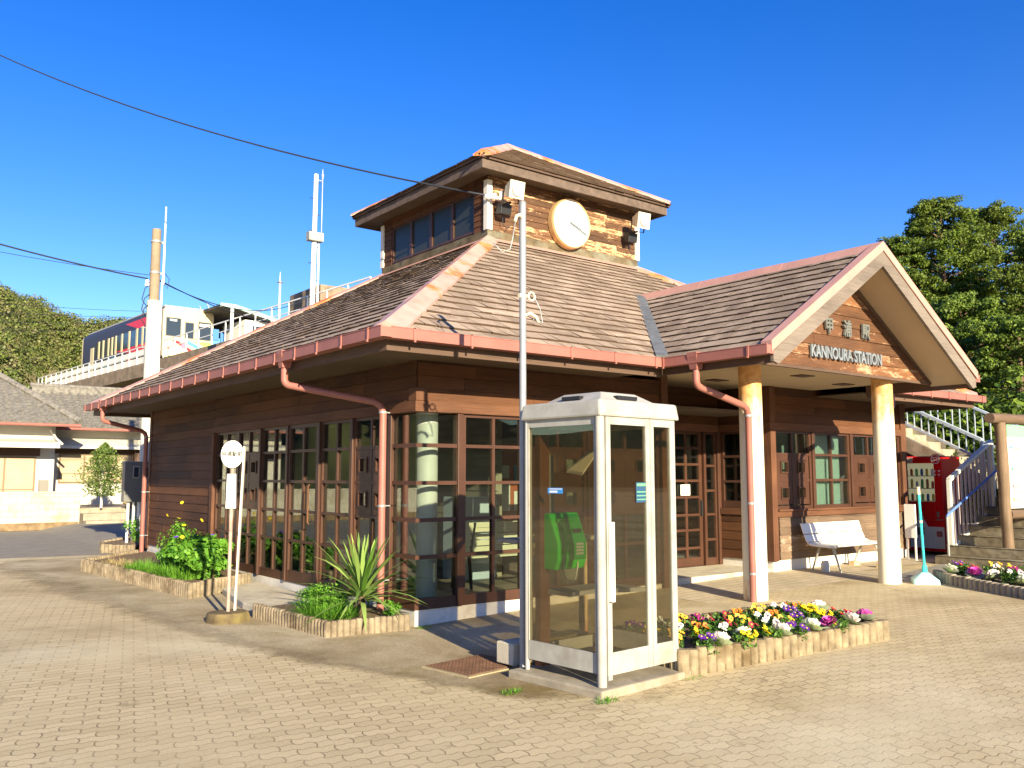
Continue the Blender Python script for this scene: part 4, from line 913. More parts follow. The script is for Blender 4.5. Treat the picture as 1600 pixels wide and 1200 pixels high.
edging('planter_bed', 'long planting bed with stained log edging by the dark side wall', 'planter', [(-.12, 4.5), (-1.2, 3.78), (-1.55, 8.4), (-.3, 9.8)], .21, edge_d, .040, [(-.03, 4.6), (-1.2, 3.78), (-1.55, 8.4), (-.3, 9.8), (-.03, 9.8)])
edging('planter_bed', 'little bed with stone edging round the pipes of the meter cabinet', 'planter', [(.1, 11.6), (-.35, 12.2), (-.1, 13.4), (.8, 13.6)], .17, edge_d, .05, [(.1, 11.6), (-.35, 12.2), (-.1, 13.4), (.8, 13.6), (.8, 11.8)])
m = MB(); m.prism([(-.05, 1.95, 0), (-1.0, 1.75, 0), (-1.0, 2.4, 0), (-.72, 3.9, 0), (-.05, 4.4, 0)], (0, 0, .085)); o = m.build('entrance_step', 'conc_lt', bevel=.012); o['kind'] = 'structure'
# ------------------------------------------------------------------ leaves
def blades(centers, dirs, lens, widths, droop, rng, seg=4):
    """curved grass / strap leaves as strips of quads"""
    n = len(centers); C_ = np.asarray(centers, float); D = np.asarray(dirs, float); D /= np.linalg.norm(D, axis=1)[:, None]
    L = np.asarray(lens)[:, None]; Wd = np.asarray(widths)[:, None]; dr = np.asarray(droop)[:, None]
    hz = D.copy(); hz[:, 2] = 0; hz /= (np.linalg.norm(hz, axis=1)[:, None] + 1e-6); sd = np.cross(D, [0, 0, 1.]); sd /= (np.linalg.norm(sd, axis=1)[:, None] + 1e-6)
    V = []; prof = [.6, 1., .9, .6, .06][:seg + 1] if seg == 4 else np.linspace(1, .05, seg + 1)
    for k in range(seg + 1):
        t = k / seg; p = C_ + D * L * t + (hz * .35 - np.array([0, 0, 1.])) * (dr * L * t * t)
        V += [p - sd * Wd * prof[k] / 2, p + sd * Wd * prof[k] / 2]
    V = np.stack(V, 1).reshape(-1, 3); F = []
    base = np.arange(n)[:, None] * (2 * (seg + 1))
    for k in range(seg): F.append(base + np.array([[2 * k, 2 * k + 1, 2 * k + 3, 2 * k + 2]]))
    return V, np.stack(F, 1).reshape(-1, 4)
def leafcards(P, Nrm, size, rng, aspect=.6):
    n = len(P); a = rng.normal(size=(n, 3)); x = np.cross(Nrm, a); x /= (np.linalg.norm(x, axis=1)[:, None] + 1e-9); y = np.cross(Nrm, x); y /= (np.linalg.norm(y, axis=1)[:, None] + 1e-9)
    s = np.asarray(size).reshape(-1, 1) * np.ones((n, 1)); x = x * s * .5; y = y * s * .5 * aspect; cup = Nrm / (np.linalg.norm(Nrm, axis=1)[:, None] + 1e-9) * s * .10
    V = np.stack([P - x, P - y * 1. + cup - x * .1, P + x, P + y + cup - x * .1], 1).reshape(-1, 3); F = np.arange(n * 4).reshape(-1, 4); return V, F
def merge(parts):
    V = []; F = []; o = 0
    for v, f in parts: V.append(v); F.append(f + o); o += len(v)
    return np.concatenate(V), np.concatenate(F)
def grass_clump(loc, label, rx, ry, n, h, mat='bright', group=None, name='grass_clump', w=.012, up=1.2):
    rng = np.random.default_rng(int(abs(loc[0] * 971 + loc[1] * 313)) + n); a = rng.uniform(0, math.tau, n); r = np.sqrt(rng.uniform(0, 1, n))
    c = np.stack([rx * r * np.cos(a), ry * r * np.sin(a), np.zeros(n)], 1); d = np.stack([np.cos(a) * r * .8 + rng.normal(0, .35, n), np.sin(a) * r * .8 + rng.normal(0, .35, n), np.full(n, up)], 1)
    V, F = blades(c, d, rng.uniform(.5, 1, n) * h, rng.uniform(.6, 1.3, n) * w, rng.uniform(.05, .5, n), rng, 3)
    o = npmesh(name, V, F, mat); o.location = loc; return tag(o, label, 'plant', group)
def bush(loc, label, R3, n, size, mat, group=None, name='bush', aspect=.6, stems=8, cat='bush', lumps=9):
    rng = np.random.default_rng(int(abs(loc[0] * 77 + loc[1] * 991)) + n); t = thing(name, label, cat, loc, group=group); rx, ry, rz = R3
    lc = rng.normal(size=(lumps, 3)); lc /= np.linalg.norm(lc, axis=1)[:, None]; lc *= rng.uniform(.25, .75, (lumps, 1)); lr = rng.uniform(.28, .5, lumps); k = rng.integers(0, lumps, n)
    u = rng.normal(size=(n, 3)); u /= np.linalg.norm(u, axis=1)[:, None]; P = lc[k] + u * (lr[k] * rng.uniform(.35, 1.08, n) )[:, None]
    P = P * [rx, ry, rz] + [0, 0, rz * .95]; P[:, 2] = np.maximum(P[:, 2], .02); Nn = u * .6 + rng.normal(size=(n, 3)) * .45 + [0, -.15, .45]
    V, F = leafcards(P, Nn, size * rng.uniform(.6, 1.25, n), rng, aspect); npmesh('foliage', V, F, mat, t)
    m = MB()
    for i in range(stems): q = lc[i % lumps] * [rx, ry, rz] + [0, 0, rz * .9]; m.tube([(rng.normal() * .02, rng.normal() * .02, -.03), tuple(q * [.5, .5, .55]), tuple(q)], [.010, .007, .003], 5)
    m.build('stem', 'bark', t); return t
bush((-.62, 5.25, .15), 'leafy green bush with yellow blooms in the bed by the side wall', (.52, .86, .35), 6000, .085, 'bright', aspect=.65, lumps=14)
bush((-.75, 4.30, .15), 'low leafy plant at the near end of the long planting bed', (.36, .34, .22), 1300, .08, 'bright', aspect=.6, lumps=9)
bush((-.5, 6.4, .15), 'tall loose flowering plant against the dark side wall', (.36, .5, .46), 1100, .06, 'bright', aspect=.5, lumps=9)
grass_clump((-1.05, 6.2, .15), 'bright grassy tuft in the middle of the long planting bed', .35, .6, 900, .26, name='grass_tuft')
grass_clump((-.95, 5.0, .16), 'strappy green leaves spilling over the long bed edging', .32, .5, 700, .34, name='grass_tuft', w=.016)
grass_clump((-1.2, 7.6, .15), 'thin dry grass at the far end of the long planting bed', .25, .5, 350, .16, mat='drygrass', name='grass_tuft')
rng = np.random.default_rng(5)
m = MB(); ys = color_mat('yellow_petals', (.85, .62, .02)); pu = color_mat('violet_petals', (.12, .05, .42))
def blossoms(parent, pts, mat, r, nm='blossom'):
    for p in pts:
        m = MB()
        for k in range(5):
            a = math.tau * k / 5; c = Vector((math.cos(a), math.sin(a), .35)) * r * .55
            m.add([c + Vector((r * .5 * math.cos(b), r * .5 * math.sin(b), .1 * r * math.sin(b * 2))) for b in [math.tau * q / 6 for q in range(6)]], [tuple(range(6))])
        o = m.build(nm, mat, parent); o.location = p; o.rotation_euler = (random.uniform(.2, 1.1), 0, random.uniform(-1, 1))
bs = [o for o in bpy.data.objects if o.name.startswith('bush') and o.type == 'EMPTY']
blossoms(bs[0], [(-.2, .1, .74), (.1, .2, .80), (-.1, -.4, .62), (-.3, -.15, .58)], ys, .034)
blossoms(bs[0], [(-.2, -.5, .42), (-.1, -.45, .36), (-.28, .2, .56), (.1, -.3, .6)], pu, .04)
blossoms(bs[2], [(.0, .1, 1.05), (-.1, -.1, .8), (-.2, .2, .84)], ys, .03)
# small bed by the corner: feathery greens + yucca
bush((-.55, 1.12, .12), 'feathery green plant at the left end of the corner planting bed', (.40, .42, .17), 2600, .045, 'bright', aspect=.35, lumps=12, name='fern_bush')
bush((-.22, .12, .12), 'small feathery green tuft beside the building corner', (.16, .14, .10), 700, .035, 'bright', aspect=.35, name='fern_bush')
grass_clump((-.75, .55, .12), 'long drooping grass hanging over the corner planting bed', .26, .36, 800, .34, name='grass_tuft', w=.011, up=.7)
Y = thing('yucca', 'spiky yucca with long sword leaves in front of the downspout', 'yucca', (-.42, .42, .12))
n = 64; i_ = np.arange(n); az = i_ * 2.39996; el = R(86) - (i_ / n) ** .8 * R(78); L = .62 + .25 * np.sin(np.pi * i_ / n) 
D = np.stack([np.cos(az) * np.cos(el), np.sin(az) * np.cos(el), np.sin(el)], 1); c = np.stack([D[:, 0] * .03, D[:, 1] * .03, .30 - .16 * i_ / n], 1)
V, F = blades(c, D, L * rng.uniform(.85, 1.05, n), np.full(n, .054), np.clip((i_ / n) * .55 + rng.normal(0, .06, n), 0, .8), rng, 4); npmesh('leaves', V, F, 'blade', Y)
m = MB(); m.tube([(0, 0, -.05), (0, .01, .15), (0, 0, .33)], [.05, .045, .035], 10); m.build('trunk', 'bark', Y)
# ------------------------------------------------------------------ pansies and ornamental cabbage
PCOL = {'yellow': (.85, .60, .01), 'violet': (.09, .015, .22), 'white': (.66, .66, .58), 'maroon': (.32, .01, .04), 'orange': (.80, .22, .02), 'magenta': (.26, .02, .13), 'bicolour': (.80, .45, .04)}
def pansy_proto(cn, seed, small=False):
    t = thing('pansy', '', 'pansy', (0, 0, 0)); rng = np.random.default_rng(seed); rnd = random.Random(seed); n = 230
    a = rng.uniform(0, math.tau, n); r = np.sqrt(rng.uniform(0, 1, n)) * .10; P = np.stack([r * np.cos(a), r * np.sin(a), rng.uniform(0, .115, n)], 1); Nn = rng.normal(size=(n, 3)) * .5 + [0, 0, .8]
    V, F = leafcards(P, Nn, rng.uniform(.03, .06, n), rng, .42); npmesh('foliage', V, F, 'pansyleaf', t)
    k = rnd.randint(5, 8); face = color_mat('petal_' + cn, PCOL[cn]); eye = color_mat('petal_eye_' + cn, (.03, .0, .05) if cn in ('yellow', 'white', 'bicolour', 'orange') else (.75, .5, .02))
    for q in range(k):
        mb = MB(); a = rnd.uniform(0, math.tau); rr = rnd.uniform(.01, .10); s = rnd.uniform(.016, .023) * (.8 if small else 1); C = Vector((rr * math.cos(a), rr * math.sin(a), rnd.uniform(.09, .14)))
        nrm = Vector((rnd.uniform(-.5, .3), rnd.uniform(-1.1, -.3), rnd.uniform(.35, 1.))).normalized(); X = nrm.orthogonal().normalized(); X = Vector((0, 0, 1)).cross(nrm).normalized(); Yv = nrm.cross(X)
        for j, (ang, dd, sz) in enumerate(((60, .75, 1.), (120, .75, 1.), (0, .8, .9), (180, .8, .9), (270, .7, 1.1))):
            c = C + (X * math.cos(R(ang)) + Yv * math.sin(R(ang))) * s * dd + nrm * (.0016 * j)
            mb.add([c + (X * math.cos(b) + Yv * math.sin(b)) * s * sz * .82 + nrm * (.004 * math.sin(3 * b)) for b in [math.tau * z / 9 for z in range(9)]], [tuple(range(9))], 0)
        mb.add([C + (X * math.cos(b) + Yv * math.sin(b)) * s * .42 + nrm * .0105 for b in [math.tau * z / 7 for z in range(7)]], [tuple(range(7))], 1)
        mb.tube([C - nrm * .002, C - Vector((0, 0, .06))], .002, 4, 0); mb.build('flower', [face, eye], t)
    return t
def cabbage_proto(kind, seed):
    t = thing('ornamental_cabbage', '', 'ornamental cabbage', (0, 0, 0)); rnd = random.Random(seed)
    outer, mid, core = {'pink': ((.42, .50, .30), (.80, .70, .66), (.75, .18, .40)), 'magenta': ((.30, .34, .24), (.50, .08, .34), (.60, .06, .42)), 'white': ((.45, .55, .28), (.82, .82, .68), (.85, .84, .60))}[kind]
    ms = [color_mat(kind + '_cabbage_outer', outer), color_mat(kind + '_cabbage_middle', mid), color_mat(kind + '_cabbage_core', core)]
    for ring, (n, r, z, tilt, nm) in enumerate(((10, .105, .03, .25, 'outer_leaves'), (11, .085, .055, .5, 'outer_leaves'), (10, .06, .075, .8, 'inner_leaves'), (9, .036, .085, 1.1, 'inner_leaves'))):
        mb = MB()
        for k in range(n):
            a = math.tau * (k + ring * .37) / n + rnd.uniform(-.1, .1); u = Vector((math.cos(a), math.sin(a), 0)); s = Vector((-math.sin(a), math.cos(a), 0)); w = r * .42; rows = []
            for i in range(4):
                f = i / 3; wd = w * (.35 + .9 * math.sin(f * 2.2)); hh = z + tilt * r * f * (.6 + .5 * f); fr = r * f * (1 - .25 * f * tilt)
                rows.append([u * fr + s * wd * q + Vector((0, 0, hh + (.008 * math.sin(q * 9 + k) * f))) for q in (-1, -.35, .35, 1)])
            vs = sum(rows, []); mb.add(vs, [(i * 4 + j, i * 4 + j + 1, (i + 1) * 4 + j + 1, (i + 1) * 4 + j) for i in range(3) for j in range(3)])
        mb.build(nm, ms[min(2, [0, 1, 1, 2][ring])], t, smooth=True)
    return t
protos = {}
def flower(kind, cn, x, y, z, label, group, sc=1.0, tilt=None):
    key = (kind, cn, random.randint(0, 1) if kind == 'p' else 0)
    if key not in protos: protos[key] = [pansy_proto(cn, hash(cn + str(key[2])) % 1 + len(protos) * 7 + 3) if kind == 'p' else cabbage_proto(cn, 5), 0]
    pr, used = protos[key]; o = pr if not used else copy_tree(pr); protos[key][1] = 1
    o.location = (x, y, z); o.rotation_euler = (0, 0, random.uniform(-.5, .5)) if kind == 'p' else (R(24), R(-10), random.uniform(0, 6)); o.scale = (sc,) * 3; tag(o, label, 'pansy' if kind == 'p' else 'ornamental cabbage', group)
random.seed(12)
# front bed, rows from the booth side to the right end; label tells row and neighbours
rows = [  # y, list of (x, kind, colour)
    (-3.42, [(.75, 'p', 'violet'), (.84, 'c', 'pink'), (1.16, 'p', 'yellow'), (1.20, 'c', 'white'), (1.52, 'p', 'yellow'), (1.60, 'c', 'pink'), (1.82, 'p', 'violet'), (2.02, 'c', 'white'), (2.30, 'c', 'magenta'), (2.36, 'p', 'yellow'), (2.56, 'c', 'pink'), (2.84, 'c', 'magenta')]),
    (-3.14, [(.62, 'p', 'bicolour'), (.98, 'p', 'yellow'), (1.22, 'p', 'white'), (1.50, 'p', 'maroon'), (1.78, 'p', 'white'), (2.02, 'p', 'bicolour'), (2.24, 'p', 'violet'), (2.52, 'p', 'yellow'), (2.80, 'p', 'maroon')]),
    (-2.86, [(.70, 'p', 'yellow'), (.95, 'p', 'white'), (1.22, 'p', 'orange'), (1.48, 'p', 'maroon'), (1.74, 'p', 'bicolour'), (1.98, 'p', 'white'), (2.22, 'p', 'orange'), (2.46, 'p', 'violet'), (2.70, 'p', 'yellow'), (2.92, 'c', 'pink')]),
    (-2.60, [(.74, 'p', 'violet'), (1.0, 'p', 'white'), (1.24, 'p', 'bicolour'), (1.50, 'p', 'magenta'), (1.76, 'p', 'maroon'), (2.02, 'p', 'orange'), (2.28, 'p', 'bicolour'), (2.54, 'p', 'white'), (2.80, 'p', 'orange')])]
wname = ['front', 'second', 'third', 'back']; ordn = ['first', 'second', 'third', 'fourth', 'fifth', 'sixth', 'seventh', 'eighth', 'ninth', 'tenth', 'eleventh', 'twelfth', 'thirteenth']
for ri, (y, items) in enumerate(rows):
    cnt = {}; tot = {}
    for x, k, c in items: tot[(k, c)] = tot.get((k, c), 0) + 1
    for x, k, c in items:
        i = cnt.get((k, c), 0); cnt[(k, c)] = i + 1
        kind = {'p': 'pansy plant', 'c': 'ornamental cabbage'}[k]; cnm = {'bicolour': 'yellow and orange', 'pink': 'pink-hearted white', 'white': 'creamy white' if k == 'c' else 'white'}.get(c, c)
        pre = '' if tot[(k, c)] == 1 else ordn[i] + ' '
        lab = f"{pre}{cnm} {kind} {'from left ' if pre else ''}in the {wname[ri]} row by the booth"
        yy = y + (x - .6) * -.10 + random.uniform(-.03, .03)
        flower(k, c, x, yy, gh(x, y) + .17 + (.03 if k == 'c' else 0), lab, 'flowers in the porch flower bed', 1.0 if k == 'p' else (1.0 if c != 'magenta' else .95))
bed2 = [(7.15, -2.32, 'c', 'white'), (7.40, -2.34, 'p', 'violet'), (7.28, -2.52, 'p', 'maroon'), (7.12, -2.68, 'c', 'magenta'), (7.55, -2.72, 'p', 'bicolour'), (7.35, -2.84, 'p', 'white'), (7.05, -2.98, 'c', 'pink'), (7.7, -2.95, 'p', 'yellow'), (7.45, -3.05, 'p', 'magenta'),
        (7.0, -3.2, 'p', 'white'), (7.95, -3.1, 'p', 'orange'), (7.65, -3.3, 'p', 'yellow'), (7.25, -3.38, 'p', 'magenta'), (6.88, -3.42, 'c', 'white'), (7.95, -3.5, 'p', 'white'), (7.5, -3.6, 'p', 'yellow'), (6.85, -3.66, 'c', 'pink'), (7.2, -3.72, 'p', 'white')]
cnt = {}; tot = {}
for x, y, k, c in bed2: tot[(k, c)] = tot.get((k, c), 0) + 1
for x, y, k, c in bed2:
    i = cnt.get((k, c), 0); cnt[(k, c)] = i + 1; kind = {'p': 'pansy plant', 'c': 'ornamental cabbage'}[k]; cnm = {'bicolour': 'yellow and orange', 'pink': 'pink-hearted white', 'white': 'creamy white' if k == 'c' else 'white'}.get(c, c)
    pre = '' if tot[(k, c)] == 1 else ordn[i] + ' '
    flower(k, c, x, y, gh(x, y) + .13, f"{pre}{cnm} {kind} {'from left ' if pre else ''}in the bed by the stairs", 'flowers in the bed by the stairs', 1.2 if k == 'p' else 1.15)
# ------------------------------------------------------------------ bench, mop, jar
t = thing('bench', 'long white bench with curved back under the porch windows', 'bench', (7.72, -.36, .165), R(0))
prof = [(-.02, .36), (-.26, .335), (-.275, .355), (-.02, .40), (.08, .415), (.14, .46), (.19, .70), (.215, .705), (.16, .44), (.09, .38)]
def slat(nm, pts, parent, x0=-.82, x1=.82):
    m = MB(); m.prism([(x0, y, z) for y, z in pts], (x1 - x0, 0, 0)); return m.build(nm, 'white', parent, bevel=.006)
slat('seat', [(-.32, .40), (-.30, .385), (.02, .40), (.10, .44), (.088, .452), (.01, .42), (-.30, .415)], t)
slat('backrest', [(.104, .452), (.15, .56), (.138, .566), (.090, .462)], t); slat('backrest', [(.154, .572), (.205, .72), (.215, .72), (.205, .735), (.19, .728), (.141, .578)], t)
for x in (-.6, .6):
    m = MB(); m.tube([(x, -.34, .0 if x < 0 else .08), (x, -.22, .36)], [.013, .022], 8); m.tube([(x, .16, .0 if x < 0 else .08), (x, .02, .36)], [.013, .022], 8); m.bar((x, -.26, .375), (x, .06, .385), .04, .03); m.build('leg_frame', plain('bench_leg_grey', (.42, .40, .34), .5), t)
for x, y, l in ((.58, -.33, 'wooden block under the front right foot of the white bench'), (.60, .16, 'wooden block under the rear right foot of the white bench')):
    m = MB(); m.box(-.09, .09, -.05, .05, 0, .08); o = m.build('wooden_block', plain('pale_block_wood', (.60, .45, .25), .8, var=.15), bevel=.004, loc=(7.72 + x, -.36 + y, .167)); tag(o, l, 'wooden block', 'blocks under the bench')
m = MB(); m.lathe([(.062, 0), (.068, .02), (.068, .13), (.055, .15), (.058, .17), (.052, .17), (.05, .15)], (0, 0, 0), 20); o = m.build('glass_jar', plain('milky_glass', (.62, .62, .56), .15, var=.2), smooth='auto', loc=(7.05, -.48, .17)); tag(o, 'cloudy glass jar on the floor under the left end of the bench', 'jar')
t = thing('parasol_stand', 'turquoise pole standing in a pale blue wheeled plastic base beside the column', 'pole stand', (6.98, -2.07, .145), R(35))
m = MB(); m.add([(-.21, -.17, 0), (.21, -.17, 0), (.21, .17, 0), (-.21, .17, 0), (-.20, -.16, .075), (.20, -.16, .075), (.20, .16, .075), (-.20, .16, .075)], [(0, 1, 5, 4), (1, 2, 6, 5), (2, 3, 7, 6), (3, 0, 4, 7)]); m.add([(-.20, -.16, .0751), (.20, -.16, .0751), (.20, .16, .0751), (-.20, .16, .0751), (-.05, -.05, .165), (.05, -.05, .165), (.05, .05, .165), (-.05, .05, .165)], [(4, 5, 6, 7), (0, 1, 5, 4), (1, 2, 6, 5), (2, 3, 7, 6), (3, 0, 4, 7)]); m.build('base', 'paleblue', t, bevel=.02)
m = MB(); m.tube([(0, 0, .16), (0, 0, .19), (0, 0, .26)], [.035, .036, .032], 14); m.build('collar', 'teal', t, smooth='auto')
m = MB(); m.tube([(0, 0, .24), (-.17, .05, 1.24)], .0165, 12); m.build('pole', 'teal', t, smooth='auto'); m = MB(); m.tube([(-.17, .05, 1.24), (-.187, .055, 1.34)], .02, 12); m.build('grip', 'cream', t, smooth='auto'); m = MB(); m.tube([(-.103, .03, .85), (-.108, .0316, .88)], .021, 12); m.build('clamp', 'cream', t, smooth='auto')
# ------------------------------------------------------------------ vending machine
t = thing('vending_machine', 'red drinks vending machine behind the stair railing', 'vending machine', (11.29, -.24, .17))
D_, Wd, H_ = .72, 1.12, 1.84
m = MB(); m.box(.035, D_, 0, Wd, .06, H_); m.build('cabinet', 'red', t, bevel=.012)
m = MB(); m.box(0, .035, 0, .15, .12, H_ - .02); m.box(0, .035, .15, Wd, H_ - .13, H_ - .02); m.box(0, .035, Wd - .06, Wd, .12, H_ - .13); m.box(0, .035, .15, Wd - .06, .12, .98); m.build('door', 'red', t, bevel=.004)
m = MB(); m.box(-.004, .0, .0, Wd, .12, .52); m.build('white_lower_panel', 'white', t)
m = MB(); m.box(.0, .0, 0, 0, 0, 0); 
m = MB(); m.box(.034, .036, .15, Wd - .06, .985, H_ - .135); m.build('display_back', glow('display_beige', (.62, .52, .36), .35), t)
m = MB(); m.box(.004, .007, .15, Wd - .06, .985, H_ - .135); m.build('display_glass', 'glass', t)
cols = [(.6, .5, .1), (.1, .35, .1), (.5, .1, .05), (.05, .12, .4), (.7, .7, .65), (.35, .18, .06), (.15, .5, .15)]
for r_ in range(3):
    z = 1.0 + r_ * .235; m = MB(); m.box(.008, .034, .15, Wd - .06, z - .012, z + .002); sh = m.build('shelf', 'alu', t)
    for k in range(9):
        y = .19 + k * .1; m = MB(); q = cols[(k * 3 + r_ * 2) % 7]; hh = .17 if r_ == 1 and k % 3 else .13
        m.lathe([(.020, 0), (.024, .01), (.024, hh - .03), (.014, hh)], (.019, y, z + .003), 10); c = m.build('drink', color_mat('drink_%d' % ((k * 3 + r_ * 2) % 7), q), sh, smooth='auto')
        if k % 2 == 0: m = MB(); m.box(.001, .008, y - .03, y + .03, z - .011, z + .0); m.build('button', 'white', sh)
m = MB(); m.box(-.02, .0, .55, Wd - .08, H_ - .12, H_ - .02); m.build('pale_header', plain('header_strip', (.62, .42, .36), .5, var=.3, nscale=30), t)  # paler mottled strip along the top of the front
Mf = lambda y, z, x=-.006: frameM((x, y, z), (0, -1, 0), (0, 0, 1))
m = MB()
def ringm(mb, M4, r0, r1, n=28, a0=0, a1=math.tau):
    for k in range(n):
        a, b = a0 + (a1 - a0) * k / n, a0 + (a1 - a0) * (k + 1) / n
        mb.add([M4 @ Vector((r0 * math.cos(a), r0 * math.sin(a), 0)), M4 @ Vector((r1 * math.cos(a), r1 * math.sin(a), 0)), M4 @ Vector((r1 * math.cos(b), r1 * math.sin(b), 0)), M4 @ Vector((r0 * math.cos(b), r0 * math.sin(b), 0))], [(0, 1, 2, 3)])
ringm(m, Mf(.10, H_ - .06, -.022), .075, .088); ringm(m, Mf(.10, H_ - .055, -.022), .022, .036); ringm(m, Mf(.13, H_ - .06, -.022), .03, .042, 14, 1.2, 5.0); ringm(m, Mf(.07, H_ - .06, -.022), .03, .042, 14, -1.9, 1.9)
em = MB(); c = Mf(.10, H_ - .06, -.02); P = [c @ Vector((.1 * math.cos(math.tau * k / 32), .1 * math.sin(math.tau * k / 32), 0)) for k in range(32)]; em.prism(P, (.02, 0, 0)); e_ = em.build('emblem_disc', 'red', t); m.build('emblem', 'white', e_)
m = MB()
for y, z in ((.13, 1.56), (.05, 1.56), (.13, 1.49), (.05, 1.49)): m.box(-.006, -.001, y - .02, y + .02, z - .008, z + .012); m.box(-.006, -.001, y - .006, y + .006, z - .028, z - .009)
m.build('panel_marks', 'white', t)
m = MB(); m.prism([(-.0045, .30, .52), (-.0045, .58, .52), (-.0045, .50, .64), (-.0045, .47, .80), (-.0045, .41, .80), (-.0045, .38, .66)], (-.002, 0, 0)); m.build('white_figure_graphic', 'white', t)
m = MB(); m.box(-.008, -.0045, .38, .90, .36, .50); m.build('dispensing_flap', plain('flap_grey', (.12, .11, .10), .4), t)
cg = plain('coin_grey', (.3, .26, .24), .4, .4)
m = MB(); m.box(-.01, -.001, .08, .13, .70, .80); m.build('coin_slot', cg, t); m = MB(); m.box(-.01, -.001, .02, .16, .64, .665); m.build('ledge', cg, t); m = MB(); m.box(-.016, -.0045, .04, .14, .34, .44); m.build('coin_return', cg, t)
m = MB(); ringm(m, Mf(.09, .39, -.018), .035, .05); ringm(m, Mf(.10, .9, -.004), .03, .042, 16, 2, 6.5); m.build('coin_return_ring', 'red', t)
m = MB(); m.box(.3, .36, -.004, -.001, 1.05, 1.3); m.box(.27, .40, -.004, -.001, 1.02, 1.05); m.build('side_mark', 'white', t)
m = MB(); m.box(-.02, .01, -.10, .10, .40, .98); m.box(-.012, .008, -.09, -.06, 0, .4); m.box(-.012, .008, .06, .09, 0, .4); o = m.build('white_board', 'white', bevel=.003, loc=(9.86, -.36, .165)); tag(o, 'white board standing between the column downspout and the vending machine', 'board')
# ------------------------------------------------------------------ stairs
t = thing('concrete_stairs', 'concrete steps rising from the plaza beside the vending machine', 'stairs', (9.62, -2.6, .15))
RUN, RISE, NS = .345, .155, 8
for k in range(NS):
    m = MB(); x0 = k * RUN; m.box(x0, NS * RUN + 1.4, -2.2, 1.68 if k else 1.72, k * RISE + (0 if k == 0 else .002), (k + 1) * RISE); m.box(x0 - .012, x0 + .06, -2.2, 1.681, (k + 1) * RISE + .0005, (k + 1) * RISE + .012); m.build('step', plain('mossy_step', (.20, .165, .105), .95, var=.4, nscale=9, bump=.9, dirt=((.42, .38, .28), .5)), t, bevel=.008)
LX, LZ = 9.62 + NS * RUN, .15 + NS * RISE
# upper flight climbing toward the platform
t2 = thing('upper_stairs', 'upper flight of stairs with a pale stringer climbing toward the platform', 'stairs', (12.2, -.6, LZ))
m = MB()
for k in range(22): m.box(0.02, 1.4, .0 + k * .3, .32 + k * .3, k * .16 + .0, (k + 1) * .16)
m.build('step', 'conc', t2)
m = MB(); m.prism([(-.06, -.1, -.1), (-.06, 6.6, 3.42), (-.06, 6.6, 3.72), (-.06, -.1, .2)], (.08, 0, 0)); m.build('stringer', 'conc', t2)
m = MB(); m.prism([(1.4, -.1, -.1), (1.4, 6.6, 3.42), (1.4, 6.6, 3.72), (1.4, -.1, .2)], (.08, 0, 0)); m.build('stringer', 'conc', t2)
m = MB(); m.box(0.1, 1.3, 2.2, 2.5, -LZ, .9); m.box(.1, 1.3, 5.4, 5.7, -LZ, 2.6); m.build('support_pier', 'conc', t2)
lb = plain('pale_blue_rail', (.52, .60, .66), .45, .1, var=.06)
def railing(name, label, a, b, hgt, n, group=None, mat=lb, hand=None, post=.05, bot=.12, slat_w=.02, flat=None):
    a, b = Vector(a), Vector(b); t = thing(name, label, 'railing', tuple(a), group=group); d = b - a; Z = Vector((0, 0, 1))
    m = MB(); m.bar(Z * hgt, d + Z * hgt, post * 1.3, post, m=0); m.build('top_rail', mat, t, bevel=.004)
    m = MB(); m.bar(Z * bot, d + Z * bot, post * .8, post * .8); m.build('bottom_rail', mat, t)
    for s in (0, 1): m = MB(); m.bar(d * s - Z * .05, d * s + Z * hgt, post, post); m.build('post', mat, t)
    for k in range(1, n):
        p = d * (k / n); m = MB(); m.bar(p + Z * (bot + .02), p + Z * (hgt - .02), slat_w if not flat else flat, slat_w); m.build('baluster', mat if not flat else flatm, t)
    if hand:
        m = MB(); m.tube([Vector(hand[0]) + Z * hand[1], d + Vector(hand[0]) + Z * hand[1]], .022, 8); m.build('handrail', 'blue', t, smooth=True)
    return t
flatm = plain('purple_grey_slat', (.40, .34, .35), .5, var=.08)
railing('stair_railing', 'pale railing with flat slats on the lower stairs in front of the vending machine', (10.05, -.97, .30), (11.70, -.97, 1.00), 1.27, 11, mat=plain('ivory_rail', (.70, .70, .60), .45), bot=.10, slat_w=.06, flat=.02, post=.06)
railing('stair_railing', 'pale blue near railing on the upper stairs under the eaves', (12.12, -.62, 1.42), (12.12, 6.0, 4.78), .90, 46, bot=.52, slat_w=.018)
railing('stair_railing', 'pale blue far railing on the upper stairs in front of the trees', (13.62, -.75, 1.55), (13.62, 6.0, 4.95), 1.03, 44, bot=.40, slat_w=.018)
railing('stair_railing', 'pale blue railing crossing the head of the lower stairs', (12.6, -2.6, 1.40), (12.6, -.85, 1.40), 1.1, 9, bot=.12, slat_w=.018)
t = thing('handrail', 'blue pipe handrail on a thin post running up beside the lower steps', 'handrail', (9.66, -1.10, .16))
m = MB(); m.tube([(0, 0, 0), (0, 0, .80)], .017, 10); m.build('post', 'galv', t); m = MB(); m.tube([(0, 0, .80), (.05, 0, .84), (1.98, 0, 1.60), (2.14, -.05, 1.63), (2.6, -.3, 1.63)], .022, 10); m.build('rail', 'blue', t, smooth=True)
